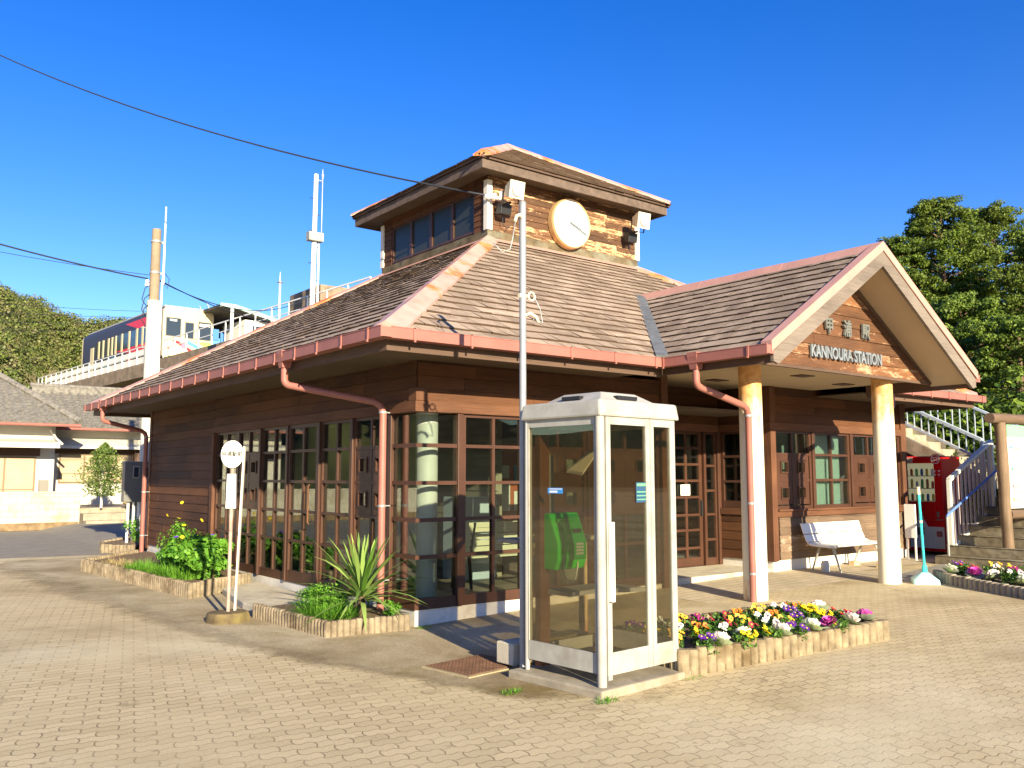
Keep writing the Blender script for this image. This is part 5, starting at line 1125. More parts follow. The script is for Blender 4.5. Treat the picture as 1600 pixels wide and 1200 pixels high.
# ------------------------------------------------------------------ information board
t = thing('information_board', 'guide map board with green header in a rustic log frame', 'sign board', (10.10, -1.86, .15), R(0))
def logtube(nm, p, q, r, axis, parent):
    p, q = Vector(p), Vector(q); k = 9; pts = [p.lerp(q, i / k) + Vector((random.uniform(-.006, .006), random.uniform(-.006, .006), 0)) for i in range(k + 1)]
    m = MB(); m.tube(pts, [r * random.uniform(.95, 1.06) for _ in pts], 14); return m.build(nm, 'log' if axis == 'z' else 'log_h', parent, smooth='auto')
logtube('log_post', (0, 0, 0), (-.06, 0, 2.36), .088, 'z', t); logtube('log_post', (1.75, 0, 0), (1.75, 0, 2.36), .088, 'z', t)
logtube('log_beam', (-.42, 0, 2.42), (2.2, 0, 2.46), .085, 'x', t); logtube('log_beam', (.06, 0, .86), (1.7, 0, .84), .075, 'x', t)
m = MB(); m.box(.115, 1.6, -.025, .025, .955, 2.33); PB = m.build('panel', plain('board_cream', (.66, .64, .53), .5), t, bevel=.004)
m = MB(); m.box(.115, 1.6, -.029, -.0255, 2.13, 2.33); m.build('green_header', plain('header_green', (.22, .62, .28), .5), PB)
tk = plain('board_text', (.20, .20, .18), .6)
for z, c in ((1.96, (.05, .2, .6)), (1.60, (.03, .45, .15)), (1.32, (.75, .12, .15)), (1.10, (.80, .25, .08))):
    m = MB(); P = [(.235 + .028 * math.cos(math.tau * k / 16), -.027, z + .028 * math.sin(math.tau * k / 16)) for k in range(16)]; m.prism(P, (0, -.002, 0)); m.build('dot', color_mat('dot_%d' % int(z * 100), c), PB)
    m = MB()
    for k in range(5): m.box(.28 + k * .055, .32 + k * .055, -.028, -.0265, z - .022, z - .006); m.box(.28 + k * .055, .285 + k * .055, -.028, -.0265, z - .005, z + .02); m.box(.30 + k * .055, .32 + k * .055, -.028, -.0265, z + .006, z + .014)
    for r_ in range(3):
        zz = z - .075 - r_ * .038; w_ = random.uniform(.5, 1.1); x = .20
        while x < .2 + w_: l = random.uniform(.012, .03); m.box(x, x + l, -.028, -.0265, zz, zz + .010); x += l + .008
    m.build('text_lines', tk, PB)
m = MB(); 
for k in range(6): m.box(.2 + k * .035, .225 + k * .035, -.028, -.0265, 2.065, 2.08)
m.build('text_lines', tk, PB)
# ------------------------------------------------------------------ trees
def conifer(name, label, loc, H, Rm, n_pads, per, mat, seed, group, leafs=.14, taper=.9, lean=(0, 0), zlo=.12):
    rng = np.random.default_rng(seed); t = thing(name, label, 'tree', loc, group=group); parts = []; m = MB()
    m.tube([(0, 0, -.2), (lean[0] * .3, lean[1] * .3, H * .4), (lean[0], lean[1], H * .97)], [H * .022, H * .016, .03], 9)
    for i in range(n_pads):
        f = zlo + (1 - zlo) * ((i + rng.uniform(0, 1)) / n_pads); az = i * 2.39996 + rng.uniform(-.4, .4); prof = (1 - f) ** .62 * taper + .10; prof *= (.55 + .45 * min(1, (f - zlo) / .18 + .4))
        L = Rm * prof * rng.uniform(.45, 1.08); z = H * f; base = np.array([lean[0] * f, lean[1] * f, z]); d = np.array([math.cos(az), math.sin(az), rng.uniform(-.05, .35)])
        tip = base + d * L; pr = Rm * rng.uniform(.13, .24) * (1.05 - .5 * f)
        if rng.uniform() < .8: m.tube([tuple(base * [1, 1, .98]), tuple(base + d * L * .5 - [0, 0, .06 * L]), tuple(tip)], [.05 * (1.1 - f), .03, .012], 5)
        k = int(per * rng.uniform(.7, 1.3)); u = rng.normal(size=(k, 3)); u /= np.linalg.norm(u, axis=1)[:, None]; rr = rng.uniform(.3, 1.0, k) ** .6
        sub = rng.normal(size=(7, 3)) * [.5, .5, .25]; sk = rng.integers(0, 7, k)
        P = tip + (sub[sk] * pr) + u * (rr * pr * .55)[:, None] * [1.1, 1.1, .62]
        Nn = u * .7 + rng.normal(size=(k, 3)) * .35 + [0, 0, .35]; parts.append(leafcards(P, Nn, leafs * .72 * rng.uniform(.6, 1.3, k), rng, .5))
    V, F = merge(parts); npmesh('crown', V, F, mat, t); m.build('trunk', 'bark', t); return t
G_ = 'trees behind the station'
def at(px, py, rng_):
    Fp = 1376.36; yw, pt = R(37.743), R(5.946); f = Vector((math.sin(yw) * math.cos(pt), math.cos(yw) * math.cos(pt), math.sin(pt))); r = Vector((math.cos(yw), -math.sin(yw), 0)); u = r.cross(f)
    d = r * (px - 800) / Fp - u * (py - 600) / Fp + f; return Vector(cam.location) + d * (rng_ / math.hypot(d.x, d.y))
def tree_at(px, ptop, rng_, Rm, label, seed, **kw):
    p = at(px, ptop, rng_); return conifer('cedar_tree', label, (p.x, p.y, 0), p.z, Rm, kw.pop('n', 120) * 3 // 2, kw.pop('per', 240) * 7 // 4, kw.pop('mat', 'conifer'), seed, G_, **kw)
tree_at(1468, 316, 34, 3.1, 'tallest bushy cedar rising directly behind the porch gable', 1, n=150, leafs=.15)
tree_at(1550, 330, 36, 3.6, 'broad cedar with sky showing through its crown at the right edge', 2, n=120, leafs=.15)
tree_at(1408, 375, 33, 2.5, 'dark cedar crown just right of the gable peak', 3, n=110, leafs=.14)
tree_at(1625, 365, 32, 3.2, 'cedar cut off by the right edge above the log framed board', 4, n=110, leafs=.14)
tree_at(1500, 470, 27, 3.0, 'lower dense green tree in front of the tall cedars', 5, n=120, per=320, leafs=.13, mat='broad', taper=1.1, zlo=.05)
tree_at(1590, 500, 25, 2.8, 'lower dense green tree behind the top of the log board', 6, n=110, per=320, leafs=.12, mat='broad', taper=1.1, zlo=.05)
tree_at(1425, 520, 28, 2.6, 'dense green tree behind the end of the porch eave', 7, n=100, per=300, leafs=.12, mat='broad', taper=1.15, zlo=.05)
for i, (px, rg, lab) in enumerate(((1450, 24, 'leafy hedge bush behind the upper stairs on the left'), (1520, 23, 'leafy hedge bush behind the middle of the upper stairs'), (1590, 22, 'leafy hedge bush behind the log framed board'))):
    p = at(px, 700, rg); bush((p.x, p.y, .0), lab, (2.3, 2.0, 1.9), 9000, .16, 'broad', lumps=26, stems=6, name='hedge_bush')
for i, (x, y, lab) in enumerate(((14.2, 5.5, 'sunlit bush seen through the station windows, nearest the stairs'), (14.6, 9.0, 'sunlit bush seen through the station windows, further back'), (13.6, 13, 'sunlit bush behind the far end of the station'))):
    bush((x, y, 0), lab, (1.5, 1.9, .9), 4000, .13, 'bright', lumps=18, name='hedge_bush')
grass_clump((13.0, 7, 0), 'grass growing behind the station', 1.2, 5, 5000, .3, name='grass', w=.03)['kind'] = 'stuff'
# ------------------------------------------------------------------ houses across the road
def tiled_roof(parent, x0, x1, y0, yr_, z0, zr, name='roof', hipl=0, hipr=0):
    """front slope of a Japanese tiled roof with rolls and a heavy ridge; back slope mirrored"""
    m = MB(); dy = yr_ - y0; dz = zr - z0; L = math.hypot(dy, dz)
    def P(x, v, n=0): return (x, y0 + dy * v / L - dz / L * n, z0 + dz * v / L + dy / L * n)
    m.add([P(x0, 0, -.06), P(x1, 0, -.06), P(x1 - hipr, L, -.06), P(x0 + hipl, L, -.06)], [(0, 1, 2, 3)]); m.add([P(x0, 0, 0), P(x1, 0, 0), P(x1 - hipr, L, 0), P(x0 + hipl, L, 0)], [(0, 1, 2, 3)])
    yb = 2 * yr_ - y0; m.add([(x0, yb, z0), (x1, yb, z0), (x1 - hipr, yr_, zr), (x0 + hipl, yr_, zr)], [(3, 2, 1, 0)])
    if hipr: m.add([(x1, y0, z0), (x1, yb, z0), (x1 - hipr, yr_, zr)], [(0, 1, 2)])
    if hipl: m.add([(x0, y0, z0), (x0, yb, z0), (x0 + hipl, yr_, zr)], [(2, 1, 0)])
    n = int((x1 - x0) / .32)
    for i in range(n + 1):
        x = x0 + i * .32; v1 = L
        if hipr and x > x1 - hipr: v1 = L * (x1 - x) / hipr
        if hipl and x < x0 + hipl: v1 = L * (x - x0) / hipl
        if v1 > .15: m.tube([P(x, -.02, .02), P(x, v1, .02)], .075, 6)
    v = 0
    while v < L:
        a = x0 + hipl * v / L; b = x1 - hipr * v / L
        m.add([P(a, v, .03), P(b, v, .03), P(b, v + .26, .004), P(a, v + .26, .004), P(a, v, 0), P(b, v, 0)], [(0, 1, 2, 3), (4, 5, 1, 0)]); v += .25
    o = m.build(name, 'tile_roof', parent)
    m = MB(); m.box(x0 + hipl - .05, x1 - hipr + .05, yr_ - .12, yr_ + .12, zr - .05, zr + .22); m.tube([(x0 + hipl - .1, yr_, zr + .25), (x1 - hipr + .1, yr_, zr + .25)], .10, 8); m.build('ridge', 'tile_roof', o)
    if hipr: m = MB(); m.tube([(x1, y0, z0 + .08), (x1 - hipr, yr_, zr + .1)], .11, 8); m.build('ridge', 'tile_roof', o)
    for i in range(n): 
        pass
    m = MB(); m.tube([(x0, y0 - .06, z0 - .06), (x1, y0 - .06, z0 - .06)], .055, 8); m.build('gutter', 'gutter', o); return o
def hwin(parent, x0, x1, z0, z1, y, n=2, nm='window'):
    f = MB(); w = .05
    f.box(x0, x0 + w, y - .05, y, z0, z1); f.box(x1 - w, x1, y - .05, y, z0, z1); f.box(x0 + w, x1 - w, y - .05, y, z0, z0 + w); f.box(x0 + w, x1 - w, y - .05, y, z1 - w, z1)
    for i in range(1, n): x = x0 + (x1 - x0) * i / n; f.box(x - .03, x + .03, y - .04, y, z0 + w, z1 - w)
    f.box(x0 + w, x1 - w, y - .03, y, z0 + (z1 - z0) * .3, z0 + (z1 - z0) * .3 + .03)
    o = f.build(nm, plain('bronze_frame', (.22, .15, .09), .5), parent); g = MB(); g.box(x0 + w, x1 - w, y - .02, y - .012, z0 + w, z1 - w); g.build('pane', 'shutter', o)
H1 = thing('house', 'old house with grey tiled roof and white plaster behind the block wall at left', 'house', (0, 0, 0))
m = MB(); m.box(-9, .95, 25.0, 31, 0, 3.45); m.build('wall', 'house_white', H1)
tiled_roof(H1, -9.6, 1.55, 24.2, 28, 3.38, 5.35, hipr=2.3)
m = MB(); m.prism([(-9, 23.9, 2.55), (-9, 25, 2.78), (-9, 25, 2.86), (-9, 23.9, 2.72)], (9.9, 0, 0)); m.build('porch_roof', 'house_white', H1)
m = MB(); m.box(-9, .5, 24.97, 24.995, 2.3, 2.6); m.build('dark_lintel', 'darkwood', H1)  # thin dark wood strip above the windows
hwin(H1, -3.4, -1.6, .7, 2.28, 24.97); hwin(H1, -1.45, .38, .7, 2.28, 24.97)
m = MB(); m.box(.5, .78, 24.82, 24.99, 1.0, 1.5); m.build('post_box', plain('grey_post_box', (.22, .2, .17), .5), H1)
m = MB(); m.tube([(.78, 24.9, 3.2), (.95, 24.85, 2.9), (1.15, 24.8, 2.7)], .04, 8); m.build('rain_pipe', 'plinth', H1)
H2 = thing('house', 'low tiled house with sliding windows behind the small garden tree', 'house', (0, 0, 0))
m = MB(); m.box(.96, 5.0, 27.2, 32, 0, 3.45); m.build('wall', 'house_white', H2)
tiled_roof(H2, .9, 4.75, 26.4, 29.5, 3.38, 4.85)
m = MB(); m.prism([(1.0, 26.5, 2.62), (1.0, 27.2, 2.95), (1.0, 27.2, 3.02), (1.0, 26.5, 2.72)], (3.35, 0, 0)); m.build('porch_roof', 'house_white', H2)
m = MB(); m.box(1.3, 4.3, 27.17, 27.195, 2.45, 2.7); m.build('dark_lintel', 'darkwood', H2); hwin(H2, 1.5, 4.05, 1.38, 2.45, 27.17, 3)
m = MB(); m.box(4.05, 4.5, 26.9, 27.19, .3, 2.6); m.build('side_screen', 'darkwood', H2)
# block wall and raised garden
m = MB(); m.prism([(-14, 21.9, 0), (1.15, 21.75, 0), (1.15, 21.93, 0), (-14, 22.08, 0)], (0, 0, 1.1)); m.prism([(-14, 21.87, 1.1), (1.17, 21.72, 1.1), (1.17, 21.96, 1.1), (-14, 22.11, 1.1)], (0, 0, .06)); o = m.build('block_wall', 'blockwall'); tag(o, 'whitewashed concrete block wall along the far side of the road', 'wall')
m = MB(); m.prism([(-14, 21.82, 0), (1.12, 21.70, 0), (1.12, 21.75, 0), (-14, 21.88, 0)], (0, 0, .22)); m.build('mossy_base', plain('mossy_base', (.22, .15, .08), .95, var=.4), o)
m = MB(); m.prism([(1.25, 21.3, 0), (4.6, 21.2, 0), (4.6, 21.6, 0), (1.25, 21.7, 0)], (0, 0, .25)); m.prism([(1.25, 21.7, 0), (4.6, 21.6, 0), (4.6, 22.1, 0), (1.25, 22.2, 0)], (0, 0, .46)); m.prism([(1.25, 22.2, 0), (4.6, 22.1, 0), (4.6, 26, 0), (1.25, 26, 0)], (0, 0, .62)); o = m.build('stone_terrace', 'conc'); tag(o, 'low mossy stone terrace under the garden tree across the road', 'terrace')
t = thing('garden_tree', 'small bushy garden tree with a pale stem in front of the low house', 'tree', (1.82, 22.0, .62)); rng = np.random.default_rng(9); n = 5200
zz = rng.uniform(0, 1, n) ** .85; rad = .74 * (np.sin(np.pi * np.clip(zz * .86 + .14, 0, 1)) ** .8) * (1 - zz * .25); lob = np.round(zz * 7) ; az = rng.uniform(0, math.tau, n); rr = rad * rng.uniform(.2, 1.05, n) * (1 + .28 * np.sin(az * 3 + lob * 1.7))
P = np.stack([rr * np.cos(az) + .05 * zz, rr * np.sin(az), .35 + zz * 1.72], 1); V, F = leafcards(P, rng.normal(size=(n, 3)) + [0, -.4, .5], rng.uniform(.05, .10, n), rng, .55); npmesh('crown', V, F, 'shrub', t)
m = MB(); m.tube([(0, 0, 0), (0, 0, .5), (.04, 0, 1.9)], [.04, .03, .01], 8); [m.tube([(0, 0, .4 + k * .12), (.4 * math.cos(k * 2.1), .4 * math.sin(k * 2.1), .75 + k * .15)], [.018, .008], 5) for k in range(8)]; m.build('trunk', 'palewood', t)
bush((2.7, 21.9, .62), 'low brown-green shrub to the right of the garden tree', (.55, .3, .22), 900, .07, 'drygrass', lumps=8)
m = MB(); m.box(-.25, .25, -.1, .1, 0, .38); o = m.build('yellow_crate', plain('yellow_plastic', (.75, .55, .03), .5), bevel=.01, loc=(3.35, 22.2, .62)); tag(o, 'yellow crate at the foot of the low house wall', 'crate')
# meter cabinet with conduits
t = thing('meter_cabinet', 'grey meter cabinet with two small windows raised on white pipes', 'meter cabinet', (.38, 12.55, .0), R(0))
m = MB(); m.box(-.30, .30, -.12, .12, 1.06, 1.94); cb = m.build('cabinet', plain('meter_grey', (.17, .165, .15), .5), t, bevel=.008)
m = MB(); m.box(-.31, .31, -.13, .13, 1.94, 1.96); m.build('top', plain('cab_top', (.2, .25, .35), .5), t)
for x in (-.06, .19):
    m = MB(); m.box(x - .07, x + .07, -.132, -.121, 1.58, 1.86); w = m.build('meter_window', 'alu', cb); m = MB(); m.box(x - .05, x + .05, -.136, -.1325, 1.61, 1.83); m.build('pane', 'dark_glass', w)
for k in range(4): m = MB(); m.tube([(-.17 + k * .12, 0, .0), (-.17 + k * .12, 0, 1.06)], .03, 10); m.build('conduit', 'white', t, smooth='auto')
bush((.25, 12.2, .12), 'thin leafy weed climbing the pipes under the meter cabinet', (.28, .2, .36), 500, .06, 'bright', aspect=.5)
m = MB(); m.box(-.1, .35, -.14, .02, .0, .9); 
# utility pole
p = at(231, 690, 23.6); UPX, UPY = p.x, p.y
t = thing('utility_pole', 'concrete utility pole with white sleeve, brackets and a whip antenna', 'utility pole', (UPX, UPY, 0))
ztop = at(240, 358, 23.6).z; zsl = at(236, 470, 23.6).z
m = MB(); m.tube([(0, 0, 0), (0, 0, zsl * .5), (0, 0, ztop)], [.175, .15, .11], 18); m.build('shaft', plain('pole_concrete', (.27, .21, .14), .85, var=.2, nscale=3, dirt=((.25, .19, .12), .6)), t, smooth='auto')
m = MB(); m.tube([(0, 0, 0), (0, 0, zsl)], [.186, .160], 18, cap=False); m.build('white_sleeve', plain('white_sleeve', (.60, .57, .48), .6, var=.05), t, smooth='auto')
m = MB(); m.tube([(.2, -.02, ztop - 1.4), (.2, -.02, ztop + .62)], [.03, .018], 8); m.build('antenna', 'white', t, smooth='auto')
for dz in (.35, 1.15): m = MB(); m.tube([(0, 0, ztop - dz), (0, 0, ztop - dz + .05)], .135, 16); m.bar((.1, 0, ztop - dz + .02), (.22, -.02, ztop - dz + .02), .04, .05); m.build('clamp_band', 'galv', t)
m = MB(); m.tube([(.16, -.08, 0), (.16, -.08, ztop - 1.3)], .022, 8); m.build('riser_pipe', 'white', t)
for k in range(7): m = MB(); z = zsl - .2 - (k // 2) * .5; m.tube([(-.28 if k % 2 else .12, 0, z), (-.12 if k % 2 else .3, 0, z)], .012, 6); m.build('step_bolt', 'galv', t)
m = MB(); z = at(226, 445, 23.6).z
for s in (.0, .25, .5): m.tube([(-.12, -.05, z - s), (-.25, -.1, z - s - .12), (-.3, -.05, z - s - .4), (-.2, -.08, z - s - .55)], .012, 5)
m.tube([(.22, -.05, ztop - 1.1), (.34, -.05, ztop - 1.25), (.3, -.05, ztop - 1.5), (.2, -.02, ztop - 1.35)], .010, 5); m.build('loose_cables', 'cable', t, smooth=True)
m = MB(); m.lathe([(.05, 0), (.06, .04), (.03, .08), (.055, .12), (.03, .16)], (-.2, -.08, z - .05), 10); m.build('insulator', 'white', t)
# viaduct -----------------------------------------------------------
def vx(y): return 14.0 - .0707 * y
VD = Vector((-.0707, .9975, 0)); VN = Vector((.9975, .0707, 0))
VA, VB, DZ = 18.0, 76.0, 8.8
def VP(y, off, z): b = Vector((vx(y), y, z)) ; return b + VN * off
t = thing('viaduct', 'elevated concrete railway viaduct carrying the train behind the station', 'viaduct', (0, 0, 0))
def vbox(o0, o1, z0, z1, y0=VA, y1=VB):
    m = MB(); m.add([VP(y0, o0, z0), VP(y0, o1, z0), VP(y0, o1, z1), VP(y0, o0, z1), VP(y1, o0, z0), VP(y1, o1, z0), VP(y1, o1, z1), VP(y1, o0, z1)], [(0, 1, 2, 3), (7, 6, 5, 4), (0, 4, 5, 1), (1, 5, 6, 2), (2, 6, 7, 3), (3, 7, 4, 0)]); return m
vc = plain('stained_girder', (.27, .20, .135), .9, var=.3, nscale=1.6, bump=.3, dirt=((.13, .09, .05), .9))
vbox(0, 9, DZ - .85, DZ - .35).build('deck', vc, t); vbox(-.0, .22, DZ - .349, DZ + .0).build('parapet', vc, t); vbox(-.12, -.001, DZ - .9, DZ - .02).build('fascia_beam', vc, t)
vbox(1.4, 2.2, DZ - 1.7, DZ - .851).build('girder', vc, t); vbox(5.5, 6.3, DZ - 1.7, DZ - .851).build('girder', vc, t)
for y in range(20, 76, 9):
    m = MB(); c = VP(y, 1.8, 0); m.box(c.x - .5, c.x + .5, c.y - .5, c.y + .5, 0, DZ - 1.7); c = VP(y, 6, 0); m.box(c.x - .5, c.x + .5, c.y - .5, c.y + .5, 0, DZ - 1.7); c = VP(y, 4, 0); m.box(c.x - 2.6, c.x + 2.6, c.y - .35, c.y + .35, DZ - 2.4, DZ - 1.701); m.build('pier', vc, t)
wp = plain('white_parapet_panel', (.80, .76, .68), .6)
def vrail(name, label, y0, y1, n, panels=None, hgt=1.15, off=.1):
    t = thing(name, label, 'railing'); 
    m = MB(); m.bar(VP(y0, off, DZ + hgt), VP(y1, off, DZ + hgt), .06, .06); m.build('top_rail', 'white', t); m = MB(); m.bar(VP(y0, off, DZ + hgt * .55), VP(y1, off, DZ + hgt * .55), .045, .045); m.build('middle_rail', 'white', t)
    for k in range(n + 1): y = y0 + (y1 - y0) * k / n; m = MB(); m.bar(VP(y, off, DZ), VP(y, off, DZ + hgt), .06, .06, (0, 1, 0)); m.build('post', 'white', t)
    if panels:
        for (za, zb) in panels: m = MB(); m.bar(VP(y0, off + .08, DZ + (za + zb) / 2), VP(y1, off + .08, DZ + (za + zb) / 2), .02, zb - za); m.build('panel', wp, t)
    return t
vrail('viaduct_railing', 'white panelled railing along the viaduct beside the train', 49.0, 73.5, 17, [(.04, .50), (.56, 1.0)])
vrail('viaduct_railing', 'open white pipe railing along the platform end of the viaduct', 24.0, 49.0, 14)
vrail('viaduct_railing', 'short bare pipe railing at the far end of the viaduct beyond the panels', 73.6, 76, 2)
# train
TA0, TO = 49.2, .75
t = thing('train', 'single railcar with cream front and dark grey red and teal sides on the viaduct', 'train', tuple(VP(TA0, TO, DZ)), math.atan2(-VD.x, VD.y) if False else math.atan(.0707))
TW, TL, Tz0, Tz1 = 3.3, 17.2, .4, 3.85
tg = plain('railcar_grey', (.045, .042, .055), .45); tcm = plain('railcar_cream', (.72, .60, .34), .35)
def section(z0, z1, rc, w): 
    P = [(0, z0), (w, z0), (w, z1 - rc)] + [(w - rc + rc * math.cos(a), z1 - rc + rc * .75 * math.sin(a)) for a in [R(k * 15) for k in range(7)]] + [(rc - rc * math.cos(a), z1 - rc + rc * .75 * math.sin(a)) for a in [R(90 - k * 15) for k in range(7)]]; return P
m = MB(); m.prism([(x, .30, z) for x, z in section(Tz0, Tz1, .45, TW)], (0, TL - .6, 0)); m.build('body', tg, t, smooth='auto')
m = MB(); m.prism([(x, -.0, z) for x, z in section(Tz0, Tz1 + .02, .5, TW)], (0, .299, 0)); FC = m.build('cab_front', tcm, t, bevel=.10)
m = MB(); m.prism([(x, TL - .299, z) for x, z in section(Tz0, Tz1 + .02, .5, TW)], (0, .3, 0)); m.build('cab_rear', tcm, t, bevel=.05)
m = MB(); m.box(.25, TW - .25, .6, TL - .6, Tz1 - .11, Tz1 + .03); m.build('roof_panel', plain('roof_grey', (.40, .40, .42), .5), t, bevel=.05)
for a, b, z0, z1 in ((.14, 1.15, 1.75, 3.0), (1.38, 2.0, 1.70, 2.80), (2.25, 3.15, 1.68, 2.92)):
    m = MB(); m.box(a, b, -.012, -.0, z0, z1); w_ = m.build('windscreen', plain('gasket', (.2, .18, .14), .6), FC, bevel=.02); m = MB(); m.box(a + .05, b - .05, -.018, -.0125, z0 + .05, z1 - .05); m.build('pane', 'dark_glass', w_)
m = MB(); m.box(.4, .85, -.03, -.019, 2.76, 2.88); m.build('destination_sign', 'paper', FC); m = MB(); m.box(2.35, 3.05, -.03, -.019, 2.60, 2.78); m.build('destination_sign', 'paper', FC)
for x in (.35, 2.3):
    m = MB(); m.prism([(x + .07 * math.cos(a) * 1, -.012, 1.0 + .07 * math.sin(a)) for a in [math.tau * k / 14 for k in range(14)]], (0, -.02, 0)); m.build('tail_light', 'red', FC); m = MB(); m.prism([(x + .22 + .08 * math.cos(a), -.012, 1.0 + .08 * math.sin(a)) for a in [math.tau * k / 14 for k in range(14)]], (0, -.02, 0)); m.build('headlight', plain('lamp_lens2', (.8, .8, .75), .15), FC)
def ribbon(P, mat, nm, par, th=-.006):
    m = MB(); m.prism(P, (0, th, 0)); return m.build(nm, mat, par)
ribbon([(.5, -.001, 1.55), (1.0, -.001, 1.50), (2.3, -.001, .75), (2.9, -.001, .42), (2.1, -.001, .42), (1.6, -.001, .95)], plain('livery_red', (.75, .03, .05), .35), 'red_stripe', FC)
ribbon([(1.5, -.001, 1.62), (1.85, -.001, 1.50), (3.28, -.001, .9), (3.28, -.001, .50), (2.5, -.001, .95), (1.65, -.001, 1.32)], plain('livery_sky', (.10, .50, .72), .35), 'blue_stripe', FC)
ribbon([(2.0, -.001, 1.55), (3.28, -.001, 1.6), (3.28, -.001, 1.1)], plain('livery_lime', (.55, .72, .12), .35), 'lime_patch', FC)
m = MB(); m.box(1.2, 1.45, -.012, -.007, 1.05, 1.4); m.build('small_badge', plain('badge_pink', (.75, .2, .3), .4), FC, rot=None)
# side: windows, cream panels, livery shapes on x=0 face
def sidebox(y0, y1, z0, z1, mat, nm, th=.012, par=t): m = MB(); m.box(-th, -.0005, y0, y1, z0, z1); return m.build(nm, mat, par)
rd, tl = M.get('x') or plain('livery_red', (.75, .03, .05), .35), plain('livery_teal', (.02, .30, .40), .35)
for y in (2.2, 3.0, 3.8, 4.9, 6.4, 7.9, 9.2, 10.0, 10.8, 12.0, 13.0):
    f = sidebox(y + .06, y + (.66 if y < 4.5 or y > 9 else 1.2), 1.65, 2.75, 'dark_glass', 'side_window', .010); 
    sidebox(y - .26, y + .06, 1.50, 2.80, tcm, 'window_pillar', .03, f)
sidebox(.62, 1.35, .5, 2.55, tcm, 'side_door', .02); sidebox(14.1, 14.9, .5, 2.5, tcm, 'side_door', .02)
def sideshape(P, mat, nm): m = MB(); m.prism([(-.001, y, z) for y, z in P], (-.005, 0, 0)); return m.build(nm, mat, t)
sideshape([(.8, 2.78), (.8, 3.38), (7.2, 3.38), (4.6, 2.78)], rd, 'red_swoosh'); sideshape([(1.5, 1.2), (1.5, 1.64), (9.0, 1.64), (6.5, 1.3), (4.5, 1.2)], rd, 'red_swoosh')
sideshape([(5.4, 1.3), (6.2, .85), (7.0, .62), (6.4, .55), (5.2, .85), (4.7, 1.15)], rd, 'red_swoosh')
sideshape([(7.6, .5), (6.9, .75), (8.0, 1.15), (9.5, 1.32), (11, 1.25), (9.6, 1.1), (8.6, .85)], tl, 'teal_swoosh'); sideshape([(9.6, .5), (10.3, .85), (11.6, .98), (13.4, .85), (12, .75), (11, .5)], tl, 'teal_swoosh'); sideshape([(12.4, .45), (13.2, .62), (14.6, .6), (14.9, .45)], tl, 'teal_swoosh')
for y in (2.4, 12.4): m = MB(); m.box(.4, TW - .4, y - 1.1, y + 1.1, .02, .55); b_ = m.build('bogie', 'black', t); [MB() for _ in ()]; 
m = MB(); m.box(.3, .8, 4.5, 10.5, .05, .5); m.build('underfloor_equipment', plain('underfloor', (.3, .28, .25), .7), t)
m = MB(); m.box(1.3, 1.6, -.25, .0, .4, .62); m.build('coupler', 'black', t); m = MB(); m.box(.35, 1.1, -.012, .0, .12, .5); m.build('black_step_panel', 'black', FC)
# platform canopy and shelter
t = thing('platform_canopy', 'dark platform canopy with pale green edge right of the train', 'canopy', (0, 0, 0)); cz = 12.15
 
def cP(y, o, z): return VP(y, o, z)
m = MB(); prof = [(3.3, cz + .22), (4.3, cz + .22), (6.4, cz - .2), (7.2, cz - .38)]; 
for (a, b) in zip(prof, prof[1:]): m.add([cP(46.5, a[0], a[1]), cP(46.5, b[0], b[1]), cP(66, b[0], b[1]), cP(66, a[0], a[1]), cP(46.5, a[0], a[1] + .16), cP(46.5, b[0], b[1] + .16), cP(66, b[0], b[1] + .16), cP(66, a[0], a[1] + .16)], [(3, 2, 1, 0), (4, 5, 6, 7), (0, 1, 5, 4), (1, 2, 6, 5), (2, 3, 7, 6), (3, 0, 4, 7)])
m.build('roof', plain('canopy_dark', (.06, .06, .055), .7), t)
m = MB()
for (a, b) in zip(prof, prof[1:]): m.add([cP(46.4, a[0], a[1] + .0), cP(46.4, b[0], b[1] + .0), cP(46.4, b[0], b[1] + .24), cP(46.4, a[0], a[1] + .24), cP(46.49, a[0], a[1] + .0), cP(46.49, b[0], b[1] + .0), cP(46.49, b[0], b[1] + .24), cP(46.49, a[0], a[1] + .24)], [(0, 1, 2, 3), (4, 7, 6, 5), (3, 2, 6, 7), (0, 4, 5, 1)])
m.build('edge_trim', plain('pale_green_trim', (.40, .62, .52), .5), t)
for y in (50, 56, 62): m = MB(); m.bar(cP(y, 5.6, DZ + .9), cP(y, 5.6, cz), .2, .2, (0, 1, 0)); m.build('post', 'white', t)
for k in range(12): m = MB(); y = 48 + k * 1.2; m.bar(cP(y, 3.2, cz + .3), cP(y, 3.05, cz + .62), .05, .05, (0, 1, 0)); m.build('gutter_bracket', 'galv', t)
m = vbox(4.0, 8.8, DZ - .34, DZ + .9, 30, 74); o = m.build('platform', vc); tag(o, 'concrete station platform on the viaduct beside the train', 'platform')
t = thing('waiting_shelter', 'small white waiting shelter with windows on the platform under the canopy', 'shelter', tuple(VP(47.2, 5.3, DZ + .9)), math.atan(.0707))
m = MB(); m.box(0, 2.4, 0, 3.4, 0, 2.15); m.build('walls', 'white', t)
for x in (.55, 1.25): m = MB(); m.box(x, x + .6, -.02, -.001, 1.15, 1.8); w_ = m.build('window', 'dark_glass', t)
for x in (.55, 1.25): m = MB(); m.box(x, x + .6, -.02, -.001, .45, .9); w_ = m.build('window', 'dark_glass', t)
for i, (px, c) in enumerate(((349, 'blue'), (337, 'blue'))):
    p = at(px, 520, 50 - i); m = MB(); m.box(-.16, .16, -.05, .05, 0, .60); o = m.build('advert_panel', plain('advert_blue', (.06, .20, .45), .5), bevel=.01, loc=(p.x, p.y, DZ)); tag(o, ('pale blue panel on the platform right of the train' if i == 0 else 'small blue panel on the platform touching the train front'), 'panel')
